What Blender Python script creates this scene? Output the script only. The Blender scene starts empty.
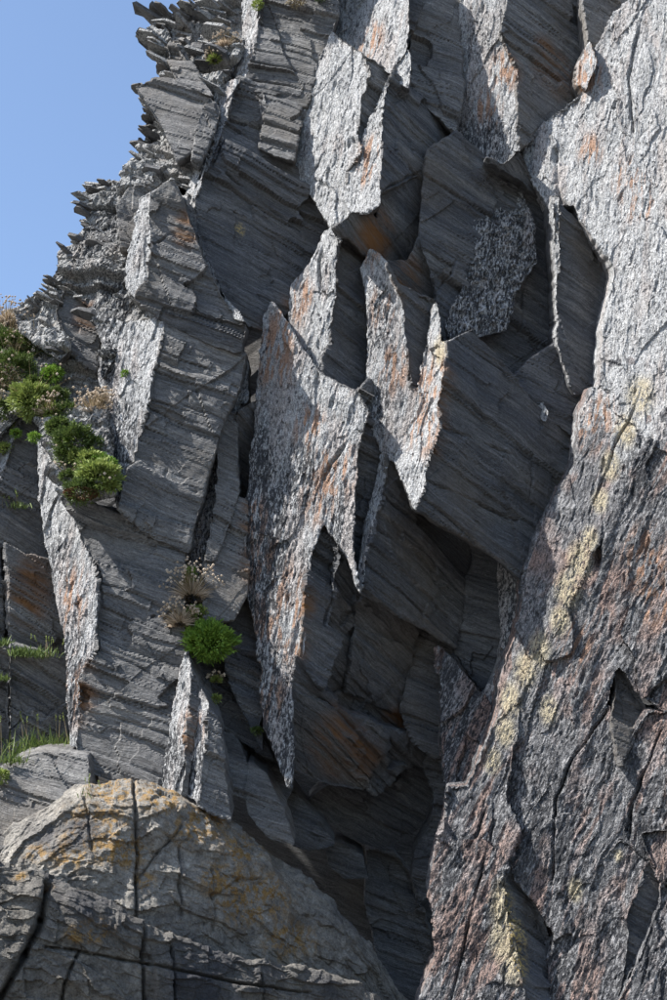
import bpy, bmesh, math, random
import numpy as np
from mathutils import Vector, Matrix

random.seed(7); rng = np.random.default_rng(7)
SC = bpy.context.scene
COL = SC.collection

# ------------------------------------------------------------------ camera, sky, sun, exposure
FPX = 1635.0                       # focal length in photo pixels (photo 667 x 1000)
PITCH = math.radians(22)
CAM = np.array((0.0, 0.0, 1.7))
FWD = np.array((0.0, math.cos(PITCH), math.sin(PITCH)))
UP = np.array((0.0, -math.sin(PITCH), math.cos(PITCH)))
RT = np.array((1.0, 0.0, 0.0))
cd = bpy.data.cameras.new('camera'); co = bpy.data.objects.new('camera', cd); COL.objects.link(co)
co.location = CAM; co.rotation_euler = (math.pi/2+PITCH, 0, 0)
cd.sensor_fit = 'VERTICAL'; cd.sensor_height = 36; cd.lens = 36*FPX/1000
cd.clip_end = 5000
SC.camera = co

SUN = np.array((-0.62, -0.21, 0.76)); SUN /= np.linalg.norm(SUN)
w = bpy.data.worlds.new('World'); SC.world = w; w.use_nodes = True
nt = w.node_tree; nt.nodes.clear()
sky = nt.nodes.new('ShaderNodeTexSky'); sky.sky_type = 'NISHITA'; sky.sun_disc = False
sky.sun_elevation = math.asin(SUN[2]); sky.sun_rotation = math.atan2(SUN[0], SUN[1])
sky.altitude = 0; sky.air_density = 1.0; sky.dust_density = 1.0; sky.ozone_density = 2.0
bg = nt.nodes.new('ShaderNodeBackground'); bg.inputs[1].default_value = 0.115
wo = nt.nodes.new('ShaderNodeOutputWorld')
nt.links.new(sky.outputs[0], bg.inputs[0]); nt.links.new(bg.outputs[0], wo.inputs[0])
sd = bpy.data.lights.new('sun', 'SUN'); so = bpy.data.objects.new('sun', sd); COL.objects.link(so)
sd.energy = 5.0; sd.angle = math.radians(0.5); sd.color = (1.0, 0.975, 0.94)
so.rotation_euler = Vector(SUN).to_track_quat('Z', 'Y').to_euler(); so.location = (-20, 0, 40)
SC.view_settings.view_transform = 'Standard'; SC.view_settings.look = 'None'
SC.view_settings.exposure = 1.15; SC.view_settings.gamma = 1.0

# ------------------------------------------------------------------ numpy noise
_perm = rng.permutation(256).astype(np.int32)
_grad = rng.normal(size=(256, 3)).astype(np.float32); _grad /= np.linalg.norm(_grad, axis=1)[:, None]
def perlin(p):
    p = np.asarray(p, np.float32); i = np.floor(p).astype(np.int32); f = p - i
    u = f*f*f*(f*(f*6-15)+10); out = 0
    for dx in (0, 1):
        wx = u[:, 0] if dx else 1-u[:, 0]
        hx = _perm[(i[:, 0]+dx) & 255]
        for dy in (0, 1):
            wy = u[:, 1] if dy else 1-u[:, 1]
            hy = _perm[(hx+i[:, 1]+dy) & 255]
            for dz in (0, 1):
                wz = u[:, 2] if dz else 1-u[:, 2]
                g = _grad[_perm[(hy+i[:, 2]+dz) & 255]]
                out = out + wx*wy*wz*(g[:, 0]*(f[:, 0]-dx)+g[:, 1]*(f[:, 1]-dy)+g[:, 2]*(f[:, 2]-dz))
    return out*1.5
def fbm(p, o=3):
    a = 1.0; s = 0; q = np.asarray(p, np.float32)
    for k in range(o):
        s = s + a*perlin(q); q = q*2.03+7.3; a *= 0.5
    return s
def hsh(*a):
    h = np.zeros_like(a[0], np.uint32)
    for k, v in enumerate(a):
        h = (h ^ (v.astype(np.int64).astype(np.uint32)*np.uint32([374761393, 668265263, 2246822519, 3266489917][k])))
        h = (h ^ (h >> np.uint32(13)))*np.uint32(1274126177)
    h = h ^ (h >> np.uint32(16))
    return (h & np.uint32(0xffffff)).astype(np.float32)/np.float32(0xffffff)
def worley(p, tilt=False):
    """F1, F2 and a random value per cell"""
    p = np.asarray(p, np.float32); i = np.floor(p).astype(np.int32)
    f1 = np.full(len(p), 9, np.float32); f2 = f1.copy(); cid = np.zeros(len(p), np.float32); dl = np.zeros((len(p), 2), np.float32)
    for dx in (-1, 0, 1):
        for dy in (-1, 0, 1):
            for dz in (-1, 0, 1):
                c = i+np.array((dx, dy, dz), np.int32)
                a, b, d = c[:, 0], c[:, 1], c[:, 2]
                h = _perm[(_perm[(_perm[a & 255]+b) & 255]+d) & 255]
                q = c+0.5+0.45*_grad[h]
                r = np.sqrt(((p-q)**2).sum(1))
                nw = r < f1
                f2 = np.where(nw, f1, np.minimum(f2, r)); cid = np.where(nw, h/255.0, cid); f1 = np.where(nw, r, f1)
                if tilt: dl = np.where(nw[:, None], (p-q)[:, :2], dl)
    return (f1, f2, cid, dl) if tilt else (f1, f2, cid)
def sstep(a, b, x):
    t = np.clip((x-a)/(b-a), 0, 1); return t*t*(3-2*t)
def unit(v):
    v = np.asarray(v, float); return v/np.linalg.norm(v)

# ------------------------------------------------------------------ materials
class NT:
    def __init__(s, m): s.t = m.node_tree; s.n = s.t.nodes; s.l = s.t.links
    def new(s, ty, **kw):
        n = s.n.new(ty)
        for k, v in kw.items(): setattr(n, k, v)
        return n
    def put(s, sock, v):
        if isinstance(v, bpy.types.NodeSocket): s.l.new(v, sock)
        elif v is not None: sock.default_value = v
    def math(s, op, a, b=None, c=None, clamp=False):
        n = s.new('ShaderNodeMath', operation=op, use_clamp=clamp)
        for i, v in enumerate((a, b, c)): s.put(n.inputs[i], v)
        return n.outputs[0]
    def dot(s, v, d):
        n = s.new('ShaderNodeVectorMath', operation='DOT_PRODUCT'); s.put(n.inputs[0], v); n.inputs[1].default_value = d
        return n.outputs['Value']
    def comb(s, x, y, z):
        n = s.new('ShaderNodeCombineXYZ')
        for i, v in enumerate((x, y, z)): s.put(n.inputs[i], v)
        return n.outputs[0]
    def noise(s, v, sc, det=3, rough=0.6, dist=0.0):
        n = s.new('ShaderNodeTexNoise'); s.put(n.inputs['Vector'], v)
        n.inputs['Scale'].default_value = sc; n.inputs['Detail'].default_value = det
        n.inputs['Roughness'].default_value = rough; n.inputs['Distortion'].default_value = dist
        return n.outputs['Fac']
    def vor(s, v, sc, feat='F1', out='Distance'):
        n = s.new('ShaderNodeTexVoronoi', feature=feat); s.put(n.inputs['Vector'], v); n.inputs['Scale'].default_value = sc
        return n.outputs[out]
    def ramp(s, f, pts):
        n = s.new('ShaderNodeValToRGB'); s.put(n.inputs[0], f); e = n.color_ramp.elements
        while len(e) < len(pts): e.new(0.5)
        for k, (p, c) in enumerate(pts):
            e[k].position = p; e[k].color = (c if len(c) == 4 else (*c, 1)) if isinstance(c, tuple) else (c, c, c, 1)
        return n.outputs[0]
    def mix(s, f, a, b, mode='MIX'):
        n = s.new('ShaderNodeMix', data_type='RGBA', blend_type=mode)
        s.put(n.inputs[0], f)
        for i, v in ((6, a), (7, b)):
            if isinstance(v, tuple): v = (*v, 1) if len(v) == 3 else v
            s.put(n.inputs[i], v)
        return n.outputs[2]
    def mrange(s, v, a, b, c=0.0, d=1.0):
        n = s.new('ShaderNodeMapRange'); s.put(n.inputs[0], v)
        for i, x in enumerate((a, b, c, d)): n.inputs[i+1].default_value = x
        return n.outputs[0]
    def bump(s, h, st, dist, nrm=None):
        n = s.new('ShaderNodeBump'); s.put(n.inputs['Height'], h); n.inputs['Strength'].default_value = st
        n.inputs['Distance'].default_value = dist
        if nrm is not None: s.put(n.inputs['Normal'], nrm)
        return n.outputs[0]
    def attr(s, name):
        n = s.new('ShaderNodeAttribute', attribute_name=name); return n.outputs['Fac']
def newmat(name):
    m = bpy.data.materials.new(name); m.use_nodes = True; N = NT(m); N.n.clear()
    out = N.new('ShaderNodeOutputMaterial'); b = N.new('ShaderNodeBsdfPrincipled')
    N.l.new(b.outputs[0], out.inputs[0]); b.inputs['Roughness'].default_value = 0.85
    b.inputs['Specular IOR Level'].default_value = 0.25
    return m, N, b

NB = unit((0.33, 0.20, 0.92))            # bedding normal: laminae dip to the right
TB = unit(np.cross(NB, (0.25, 1.0, 0.0))) # along the laminae, across the picture
SA = unit((0.16, 0.0, 0.98))             # steep streaks of the weathered faces
SBv = unit(np.cross(SA, (0, 1, 0)))

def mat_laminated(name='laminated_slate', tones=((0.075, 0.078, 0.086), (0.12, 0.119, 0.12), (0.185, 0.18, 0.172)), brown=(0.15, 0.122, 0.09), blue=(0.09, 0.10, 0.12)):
    m, N, b = newmat(name)
    pos = N.new('ShaderNodeNewGeometry').outputs['Position']
    warp = N.noise(pos, 0.9, 2)
    s = N.math('ADD', N.dot(pos, tuple(NB)), N.math('MULTIPLY', warp, 0.22))
    u = N.dot(pos, tuple(TB))
    v = N.comb(N.math('MULTIPLY', u, 0.9), N.math('MULTIPLY', s, 16.0), N.dot(pos, (0, 0.9, 0)))
    lam = N.noise(v, 1.0, 4, 0.65)
    v2 = N.comb(N.math('MULTIPLY', u, 0.35), N.math('MULTIPLY', s, 3.2), N.dot(pos, (0, 0.4, 0)))
    lam2 = N.noise(v2, 1.0, 3, 0.55)
    big = N.noise(pos, 0.55, 4, 0.6)
    fine = N.noise(pos, 22, 4, 0.7)
    c = N.ramp(lam2, [(0.25, tones[0]), (0.5, tones[1]), (0.75, tones[2])])
    lam3 = N.noise(N.comb(N.math('MULTIPLY', u, 5.0), N.math('MULTIPLY', s, 48.0), N.dot(pos, (0, 5.0, 0))), 1.0, 3, 0.7)
    grain = N.noise(pos, 55, 3, 0.8)
    c = N.mix(0.75, c, N.ramp(lam, [(0.28, 0.45), (0.5, 0.95), (0.72, 1.5)]), 'MULTIPLY')
    c = N.mix(0.75, c, N.ramp(lam3, [(0.30, 0.45), (0.5, 1.0), (0.70, 1.55)]), 'MULTIPLY')
    c = N.mix(0.7, c, N.ramp(grain, [(0.32, 0.5), (0.5, 1.0), (0.68, 1.5)]), 'MULTIPLY')
    c = N.mix(N.mrange(big, 0.5, 0.72, 0, 0.55), c, brown)
    c = N.mix(N.mrange(big, 0.46, 0.25, 0, 0.5), c, blue)
    c = N.mix(0.55, c, N.ramp(fine, [(0.3, 0.6), (0.7, 1.35)]), 'MULTIPLY')
    c = N.mix(N.math('MULTIPLY', N.attr('rust'), N.mrange(N.noise(v2, 2.2, 4, 0.7), 0.4, 0.62)), c, (0.20, 0.095, 0.035))
    c = N.mix(N.math('MULTIPLY', N.attr('yellow'), N.mrange(fine, 0.45, 0.6)), c, (0.45, 0.33, 0.12))
    N.put(b.inputs['Base Color'], c)
    h = N.math('ADD', N.math('MULTIPLY', lam, 1.0), N.math('MULTIPLY', fine, 0.45))
    h = N.math('ADD', h, N.math('ADD', N.math('MULTIPLY', lam3, 0.9), N.math('MULTIPLY', grain, 0.5)))
    N.put(b.inputs['Normal'], N.bump(h, 1.0, 0.045))
    b.inputs['Roughness'].default_value = 0.7
    return m
def mat_weathered(name, pale, mid, dark, pink, pinkamt, lean, edge=(0.50, 0.60), darkbase=0.0):
    m, N, b = newmat(name)
    pos = N.new('ShaderNodeNewGeometry').outputs['Position']
    sa = unit((lean, 0, 1.0)); sb = unit(np.cross(sa, (0, 1, 0)))
    a = N.dot(pos, tuple(sa)); c_ = N.dot(pos, tuple(sb))
    st = N.comb(N.math('MULTIPLY', a, 0.16), c_, N.math('MULTIPLY', N.dot(pos, (0, 1, 0)), 0.8))
    fl = N.comb(N.math('MULTIPLY', a, 10.0), N.math('MULTIPLY', c_, 31.0), N.math('MULTIPLY', N.dot(pos, (0, 1, 0)), 24.0))
    fleck = N.noise(fl, 1.0, 3, 0.72, 0.5)
    streak = N.noise(st, 12.0, 4, 0.65, 0.6)
    streak2 = N.noise(st, 3.0, 3, 0.6, 0.8)
    big = N.noise(pos, 0.6, 4, 0.6)
    pat = N.noise(pos, 6.0, 5, 0.7, 0.3)
    fine = N.noise(pos, 45, 3, 0.75)
    wob = N.noise(pos, 5.0, 2)
    pit = N.vor(N.comb(N.math('MULTIPLY', a, 0.38), N.math('ADD', c_, N.math('MULTIPLY', wob, 0.25)), N.dot(pos, (0, 0.9, 0))), 17.0)
    tone = N.math('ADD', N.math('MULTIPLY', fleck, 0.72), N.math('MULTIPLY', pat, 0.28))
    c = N.ramp(tone, [(0.36, dark), (0.43, mid), (0.52, pale), (0.68, tuple(x*1.3 for x in pale))])
    c = N.mix(0.4, c, N.ramp(streak, [(0.3, 0.6), (0.5, 1.0), (0.7, 1.25)]), 'MULTIPLY')
    pk = N.math('MULTIPLY', N.mrange(streak2, *edge), N.mrange(big, 0.38, 0.52))
    c = N.mix(N.math('MULTIPLY', pk, pinkamt), c, N.mix(0.75, pink, N.ramp(fleck, [(0.36, 0.25), (0.44, 0.85), (0.62, 1.2)]), 'MULTIPLY'))
    rs = N.math('MULTIPLY', N.attr('rust'), N.mrange(N.noise(st, 11.0, 3, 0.6, 0.4), 0.48, 0.57))
    c = N.mix(N.math('MULTIPLY', rs, 0.8), c, (0.42, 0.225, 0.125))
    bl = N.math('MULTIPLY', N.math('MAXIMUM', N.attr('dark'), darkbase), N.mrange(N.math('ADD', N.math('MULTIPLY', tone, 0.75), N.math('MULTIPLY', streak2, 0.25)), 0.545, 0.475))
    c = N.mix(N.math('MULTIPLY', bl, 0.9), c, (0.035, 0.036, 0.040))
    yl = N.math('MULTIPLY', N.attr('yellow'), N.mrange(tone, 0.42, 0.50))
    c = N.mix(N.math('MULTIPLY', yl, 0.85), c, (0.50, 0.425, 0.28))
    c = N.mix(N.math('MULTIPLY', N.mrange(pit, 0.34, 0.18, 0, 0.85), N.mrange(N.noise(pos, 1.8, 3), 0.40, 0.58)), c, (0.05, 0.05, 0.055))
    c = N.mix(0.8, c, N.ramp(fine, [(0.30, 0.35), (0.5, 1.0), (0.68, 1.5)]), 'MULTIPLY')
    grit = N.vor(pos, 30.0)
    c = N.mix(N.math('MULTIPLY', N.mrange(grit, 0.30, 0.15, 0, 0.8), N.mrange(N.noise(pos, 3.1, 3), 0.42, 0.56)), c, (0.05, 0.05, 0.055))
    N.put(b.inputs['Base Color'], c)
    h = N.math('ADD', N.math('MULTIPLY', fine, 0.9), N.math('MULTIPLY', pat, 0.8))
    h = N.math('ADD', h, N.mrange(grit, 0.1, 0.35, -0.35, 0.0))
    h = N.math('ADD', h, N.math('ADD', N.math('MULTIPLY', streak, 0.6), N.math('MULTIPLY', fleck, 1.6)))
    h = N.math('ADD', h, N.mrange(pit, 0.1, 0.3, -0.5, 0.0))
    N.put(b.inputs['Normal'], N.bump(h, 1.0, 0.05))
    b.inputs['Roughness'].default_value = 0.9
    return m
M_LAM = mat_laminated()
M_BROWN_LIT = mat_laminated('brown_sun_lightened_slate', ((0.115, 0.113, 0.112), (0.18, 0.174, 0.167), (0.26, 0.25, 0.235)), (0.18, 0.148, 0.11), (0.12, 0.124, 0.134))  # browner copy of the laminated slate, with sunlight painted in as lighter tones
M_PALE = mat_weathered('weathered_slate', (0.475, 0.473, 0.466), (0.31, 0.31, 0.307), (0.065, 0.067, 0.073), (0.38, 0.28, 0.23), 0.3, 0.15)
M_PINK = mat_weathered('pink_weathered_slate', (0.29, 0.285, 0.285), (0.155, 0.155, 0.16), (0.035, 0.035, 0.04), (0.315, 0.22, 0.185), 0.95, 0.45, (0.485, 0.535), 0.55)
M_CRAG = mat_weathered('crag_slate', (0.40, 0.395, 0.38), (0.26, 0.26, 0.255), (0.08, 0.08, 0.08), (0.34, 0.27, 0.21), 0.3, 0.3)
def mat_dome(name='lichened_rock', k=1.0):
    m, N, b = newmat(name)
    pos = N.new('ShaderNodeNewGeometry').outputs['Position']
    big = N.noise(pos, 0.8, 4, 0.6); pat = N.noise(pos, 5, 5, 0.7, 0.4); fine = N.noise(pos, 34, 4, 0.75)
    s = N.math('ADD', N.dot(pos, tuple(unit((0.35, 0.1, 0.93)))), N.math('MULTIPLY', N.noise(pos, 0.7, 2), 0.6))
    lam = N.noise(N.comb(N.math('MULTIPLY', N.dot(pos, tuple(TB)), 0.7), N.math('MULTIPLY', s, 9.0), 0.0), 1.0, 4, 0.65)
    c = N.ramp(pat, [(0.3, (0.12*k, 0.108*k, 0.095*k)), (0.5, (0.25*k, 0.23*k, 0.20*k)), (0.7, (0.38*k, 0.35*k, 0.305*k))])
    c = N.mix(0.4, c, N.ramp(lam, [(0.3, 0.55), (0.5, 1.0), (0.7, 1.35)]), 'MULTIPLY')
    c = N.mix(N.math('MULTIPLY', N.attr('yellow'), N.mrange(N.noise(pos, 9, 5, 0.75), 0.46, 0.56)), c, (0.30, 0.185, 0.07))
    c = N.mix(N.math('MULTIPLY', N.attr('rust'), N.mrange(big, 0.4, 0.6)), c, (0.055, 0.055, 0.06))
    c = N.mix(0.8, c, N.ramp(fine, [(0.3, 0.4), (0.5, 1.0), (0.7, 1.5)]), 'MULTIPLY')
    N.put(b.inputs['Base Color'], c)
    h = N.math('ADD', N.math('MULTIPLY', fine, 0.9), N.math('ADD', pat, N.math('MULTIPLY', lam, 0.5)))
    N.put(b.inputs['Normal'], N.bump(h, 1.0, 0.05))
    return m
M_DOME = mat_dome()
M_LEDGE = mat_dome('black_lichened_rock', 0.66)

# ------------------------------------------------------------------ pixel -> world helpers
def ray(x, y):
    return FWD + RT*((x-333.5)/FPX) - UP*((y-500.0)/FPX)
def base(y): return 26.0 + (600.0-y)/600.0*3.0
def pt(x, y, off): return CAM + ray(x, y)*(base(y)+off)
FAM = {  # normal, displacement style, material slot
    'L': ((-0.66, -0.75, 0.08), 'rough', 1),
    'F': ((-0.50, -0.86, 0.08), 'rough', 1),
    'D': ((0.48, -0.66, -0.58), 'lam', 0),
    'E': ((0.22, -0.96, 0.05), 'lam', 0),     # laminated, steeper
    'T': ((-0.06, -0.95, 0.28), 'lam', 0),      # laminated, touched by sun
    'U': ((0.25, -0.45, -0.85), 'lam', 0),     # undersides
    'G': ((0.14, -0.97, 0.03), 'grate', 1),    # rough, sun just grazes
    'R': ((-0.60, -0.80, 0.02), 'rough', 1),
    'Q': ((-0.30, -0.94, 0.02), 'rough2', 2),
    'K': ((-0.30, -0.92, 0.20), 'crag', 3),
    'V': ((-0.20, -0.90, 0.38), 'crag', 3),
}
PL = {}; BLOCKS = {}; POLY = {}
def plane_at(name, x, y):
    p0, n = PL[name]; r = ray(x, y); return CAM + r*(np.dot(p0-CAM, n)/np.dot(r, n))
def Fc(name, fam, poly, anchor, block=None, thick=1.6, nrm=None):
    """one face of the cliff. anchor: [((x,y),off), ...] or ('facet', (x,y), ...)"""
    n = unit(nrm if nrm else FAM[fam][0])
    if isinstance(anchor[0], str):
        sh = anchor[-1] if isinstance(anchor[-1], float) else 0.0
        P = [plane_at(anchor[0], *q)+FWD*sh for q in anchor[1:] if not isinstance(q, float)]
    else: P = [pt(q[0], q[1], o) for q, o in anchor]
    if len(P) > 1:
        e = unit(P[1]-P[0]); n = unit(n - np.dot(n, e)*e)
    PL[name] = (P[0], n); POLY[name] = poly
    BLOCKS.setdefault(block or name, []).append((name, fam, poly, thick))

# ---- top left
Fc('T1', 'T', [(258,20),(263,-60),(345,-60),(338,12),(332,33),(318,70),(300,126),(300,107),(247,80),(250,60)], [((258,20),1.0),((250,70),1.0)], 'ta')
Fc('T1l', 'L', [(245,30),(250,-60),(264,-60),(258,20),(250,60),(240,80),(232,86),(226,82),(238,60)], ('T1', (258,20), (250,60)), 'ta')
Fc('T1s', 'L', [(246,80),(249,79),(263,96),(268,120),(261,148),(257,147),(263,120),(258,99)], [((260,97),0.84),((264,125),0.82)], 'ts', thick=0.5)
Fc('T1b', 'T', [(247,80),(300,107),(300,126),(296,140),(294,160),(266,150),(260,147),(266,120),(262,97)], ('T1', (247,80), (300,107)), 'ta2', nrm=(0.10,-0.95,0.15))
Fc('T1c', 'T', [(230,87),(240,78),(250,82),(262,97),(266,120),(260,147),(240,130),(226,120)], [((230,87),0.9),((226,120),0.85)], 'tc', nrm=(0.10,-0.95,0.15))
Fc('T2', 'D', [(199,180),(224,120),(240,130),(262,150),(294,160),(300,180),(315,198),(333,225),(310,265),(292,285),(288,318),(272,303),(262,330),(245,322),(225,300),(205,253),(194,195)], [((199,180),0.08),((205,253),-0.02)], 'tb', nrm=(0.34,-0.9,-0.16))
Fc('T2m', 'L', [(238,80),(232,90),(226,120),(214,150),(201,182),(195,197),(188,192),(198,168),(212,138),(219,108),(226,85)], ('T2', (226,120), (201,182), -0.03), 'tb')
Fc('T2l', 'L', [(172,178),(183,200),(190,190),(199,180),(194,195),(205,253),(225,300),(245,322),(236,318),(200,255),(185,212)], ('T2', (199,180), (205,253)), 'tb')
Fc('T3', 'E', [(150,205),(152,193),(172,180),(185,212),(200,255),(225,303),(245,326),(200,313),(190,305),(145,282),(150,240)], [((150,240),-0.55),((145,282),-0.55)], 't3', nrm=(0.03,-0.98,0.15))
Fc('T3l', 'L', [(140,200),(150,193),(150,240),(145,282),(135,298),(129,288),(132,249)], ('T3', (150,240), (145,282)), 't3')
Fc('T3u', 'U', [(135,298),(145,282),(190,305),(200,313),(245,326),(240,352),(200,338),(163,320)], ('T3', (145,282), (200,313)), 't3u', nrm=(0.35,-0.7,-0.55))
Fc('T6', 'T', [(136,86),(165,78),(190,86),(210,97),(198,125),(196,150),(178,160),(165,128)], [((160,100),0.5)], nrm=(0.05,-0.95,0.2))
Fc('T7', 'T', [(210,97),(217,106),(219,112),(210,138),(198,166),(192,160),(196,150),(198,125)], [((210,100),0.3)], nrm=(0.15,-0.95,0.12))
Fc('T8', 'T', [(170,42),(190,62),(212,95),(190,86),(178,80),(168,60)], [((178,60),1.0)])
Fc('T9', 'E', [(118,205),(128,190),(150,185),(172,180),(152,193),(140,200),(132,249),(122,250)], [((130,215),0.25)])
Fc('K1', 'K', [(225,-60),(255,-60),(250,0),(245,30),(238,60),(222,85),(217,104),(210,97),(212,95),(190,62),(170,42),(158,30),(165,16),(200,10)], [((220,40),1.45)], 'k1', 2.5)
Fc('K2', 'K', [(150,24),(170,42),(168,60),(178,80),(190,88),(165,80),(158,60)], [((165,55),1.35)], 'k1', 2.5)
Fc('K3', 'K', [(140,84),(166,128),(178,160),(192,162),(198,170),(190,190),(172,180),(150,187),(128,190),(134,175),(146,140),(149,110)], [((160,150),0.9)], 'k1', 2.5)
Fc('K4', 'K', [(128,186),(112,183),(94,186),(84,202),(90,228),(78,240),(64,262),(52,282),(46,292),(60,292),(78,296),(90,308),(105,345),(102,378),(125,330),(163,320),(135,298),(129,288),(132,249),(122,250),(118,205)], [((110,260),0.95)], 'k4', 2.5)
Fc('K5', 'E', [(64,290),(78,296),(90,308),(98,335),(98,376),(68,350),(56,310)], [((80,330),0.8)])
Fc('K6', 'K', [(46,290),(64,290),(56,310),(68,350),(60,360),(20,330),(15,312),(30,298)], [((50,310),0.9)], 'k6', 2.0)
# ---- left column
Fc('L4l', 'L', [(90,308),(125,326),(163,318),(156,360),(150,400),(135,440),(128,470),(118,508),(112,470),(108,420),(100,378),(104,345)], [((163,318),-0.40),((135,440),-0.40)], 'l4', nrm=(-0.5,-0.86,0.1))
Fc('L4d', 'D', [(163,318),(200,338),(245,354),(240,380),(222,420),(205,482),(188,552),(160,540),(140,530),(118,508),(128,470),(135,440),(150,400),(156,360)], ('L4l', (163,318), (135,440)), 'l4', nrm=(0.08,-0.98,0.08))
Fc('L4e', 'E', [(128,470),(140,462),(160,478),(190,490),(186,545),(160,538),(140,528),(118,508)], [((128,470),-0.52),((118,508),-0.52)], 'l4e')
Fc('Vs', 'V', [(-70,340),(20,312),(60,335),(68,352),(102,378),(108,430),(114,495),(85,500),(62,494),(46,428),(25,408),(0,432),(-70,470)], [((60,420),0.30)], 'slope', 1.5)
Fc('S1l', 'L', [(39,440),(47,428),(54,470),(62,497),(76,520),(84,545),(97,582),(94,650),(82,668),(78,745),(71,745),(68,660),(60,612),(45,542),(42,482)], [((84,545),-0.25),((82,668),-0.3)], 's1', nrm=(-0.52,-0.85,0.1))
Fc('S1d', 'D', [(62,497),(120,512),(185,552),(180,585),(183,625),(186,645),(172,735),(163,785),(120,785),(84,770),(78,745),(82,668),(94,650),(97,582),(84,545),(76,520)], ('S1l', (84,545), (82,668)), 's1', nrm=(0.0,-0.98,0.15))
Fc('S1e', 'E', [(143,604),(156,640),(153,672),(148,730),(134,780),(160,782),(172,735),(185,650),(183,625),(176,610)], ('S1d', (143,604), (134,780)), 's1e', nrm=(0.0,-0.98,0.10))
Fc('S1f', 'E', [(143,604),(156,640),(153,672),(148,730),(134,780),(131,775),(139,690),(145,640)], [((145,640),-0.02),((134,780),-0.06)], 's1f')
Fc('S0a', 'E', [(25,408),(46,428),(39,440),(42,482),(44,500),(20,492),(0,480),(12,445)], [((25,408),0.70)], 's0a', nrm=(0.30,-0.94,-0.05))
Fc('S0l', 'L', [(-70,455),(0,430),(25,408),(12,445),(0,480),(-70,530)], ('S0a', (25,408), (0,480)), 's0a')
Fc('S0b', 'E', [(-70,500),(0,480),(20,492),(44,500),(47,560),(20,556),(0,545),(-70,520)], [((20,500),0.65)], 's0b', nrm=(0.40,-0.90,-0.12))
Fc('S0c', 'E', [(3,545),(20,556),(47,560),(62,620),(68,658),(40,650),(8,643)], [((40,560),0.55)], 's0c', nrm=(0.40,-0.90,-0.12))
Fc('S0d', 'E', [(-70,520),(2,545),(5,642),(-70,640)], [((0,560),0.60)], 's0d', nrm=(0.40,-0.90,-0.12))
Fc('S0e', 'E', [(10,645),(40,652),(68,660),(72,745),(60,755),(12,750)], [((40,660),0.40)], 's0e', nrm=(0.40,-0.90,-0.12))
Fc('S0f', 'E', [(-70,645),(8,645),(9,760),(-70,770)], [((0,660),0.45)], 's0f', nrm=(0.40,-0.90,-0.12))
Fc('S0g', 'T', [(-70,800),(0,772),(12,762),(35,755),(60,754),(86,757),(88,792),(50,830),(-70,880)], [((40,770),-0.7)], 's0g', nrm=(-0.05,-0.95,0.25))
Fc('S2l', 'L', [(186,652),(191,668),(190,690),(184,740),(179,795),(162,795),(172,735)], [((191,668),-0.58),((184,740),-0.62)], 's2')
Fc('S2d', 'E', [(191,668),(201,690),(192,735),(186,795),(179,795),(184,740)], ('S2l', (191,668), (184,740)), 's2')
Fc('S2m', 'L', [(201,688),(207,702),(204,730),(198,800),(186,795),(192,735)], [((207,702),-0.72),((204,730),-0.74)], 's2b')
Fc('S2e', 'E', [(207,702),(217,722),(222,760),(230,820),(198,805),(204,730)], ('S2m', (207,702), (204,730)), 's2b')
Fc('S2f', 'E', [(186,645),(183,620),(205,600),(225,660),(240,700),(262,735),(272,760),(225,730),(217,722),(207,702),(200,688)], [((205,640),0.55)], 's2f')
# ---- strip between left and middle
Fc('S3l', 'G', [(245,354),(247,400),(235,412),(222,425),(218,500),(206,560),(204,620),(183,622),(180,585),(188,552),(205,482),(222,420),(240,380)], [((225,430),0.35),((190,580),0.2)], 's3', nrm=(-0.1,-0.98,0.05))
Fc('S3a', 'E', [(222,425),(236,411),(238,490),(226,530),(214,560),(206,560),(218,500)], [((230,420),0.15)], 's3a')
Fc('S3b', 'E', [(232,495),(247,502),(245,545),(246,592),(232,620),(204,622),(206,560),(220,530)], [((240,500),0.05)], 's3b')
Fc('S3c', 'E', [(204,600),(232,610),(248,592),(262,655),(266,690),(258,725),(262,750),(240,705),(225,662)], [((240,620),0.35)], 's3c')
Fc('S3d', 'D', [(238,412),(258,400),(250,470),(247,502),(238,492)], [((248,430),0.35)], 's3d')
# ---- the long middle face
Fc('C1b', 'F', [(257,404),(280,430),(300,470),(318,505),(323,520),(310,556),(306,600),(303,657),(296,652),(291,692),(293,740),(291,788),(276,752),(266,728),(262,690),(264,672),(255,622),(246,592),(245,545),(247,500),(250,460)], [((250,470),0.15),((247,560),0.1)], 'c1', nrm=(-0.34,-0.93,0.05))
Fc('C1', 'F', [(257,404),(262,360),(264,318),(272,303),(288,325),(300,347),(318,372),(357,393),(368,412),(362,430),(356,450),(354,505),(352,545),(359,588),(347,556),(323,520),(318,505),(300,470),(280,430)], ('C1b', (280,430), (318,505)), 'c1')
Fc('P4', 'F', [(325,232),(310,265),(292,285),(290,320),(300,347),(318,374),(323,365),(328,345),(334,300),(338,245),(346,226)], [((333,235),-0.05),((328,345),-0.15)], 'p4')
Fc('P4d', 'D', [(333,225),(350,236),(365,256),(362,270),(368,300),(369,380),(368,412),(357,393),(318,372),(328,345),(334,300),(336,240)], ('P4', (333,235), (328,345)), 'p4')
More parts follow.
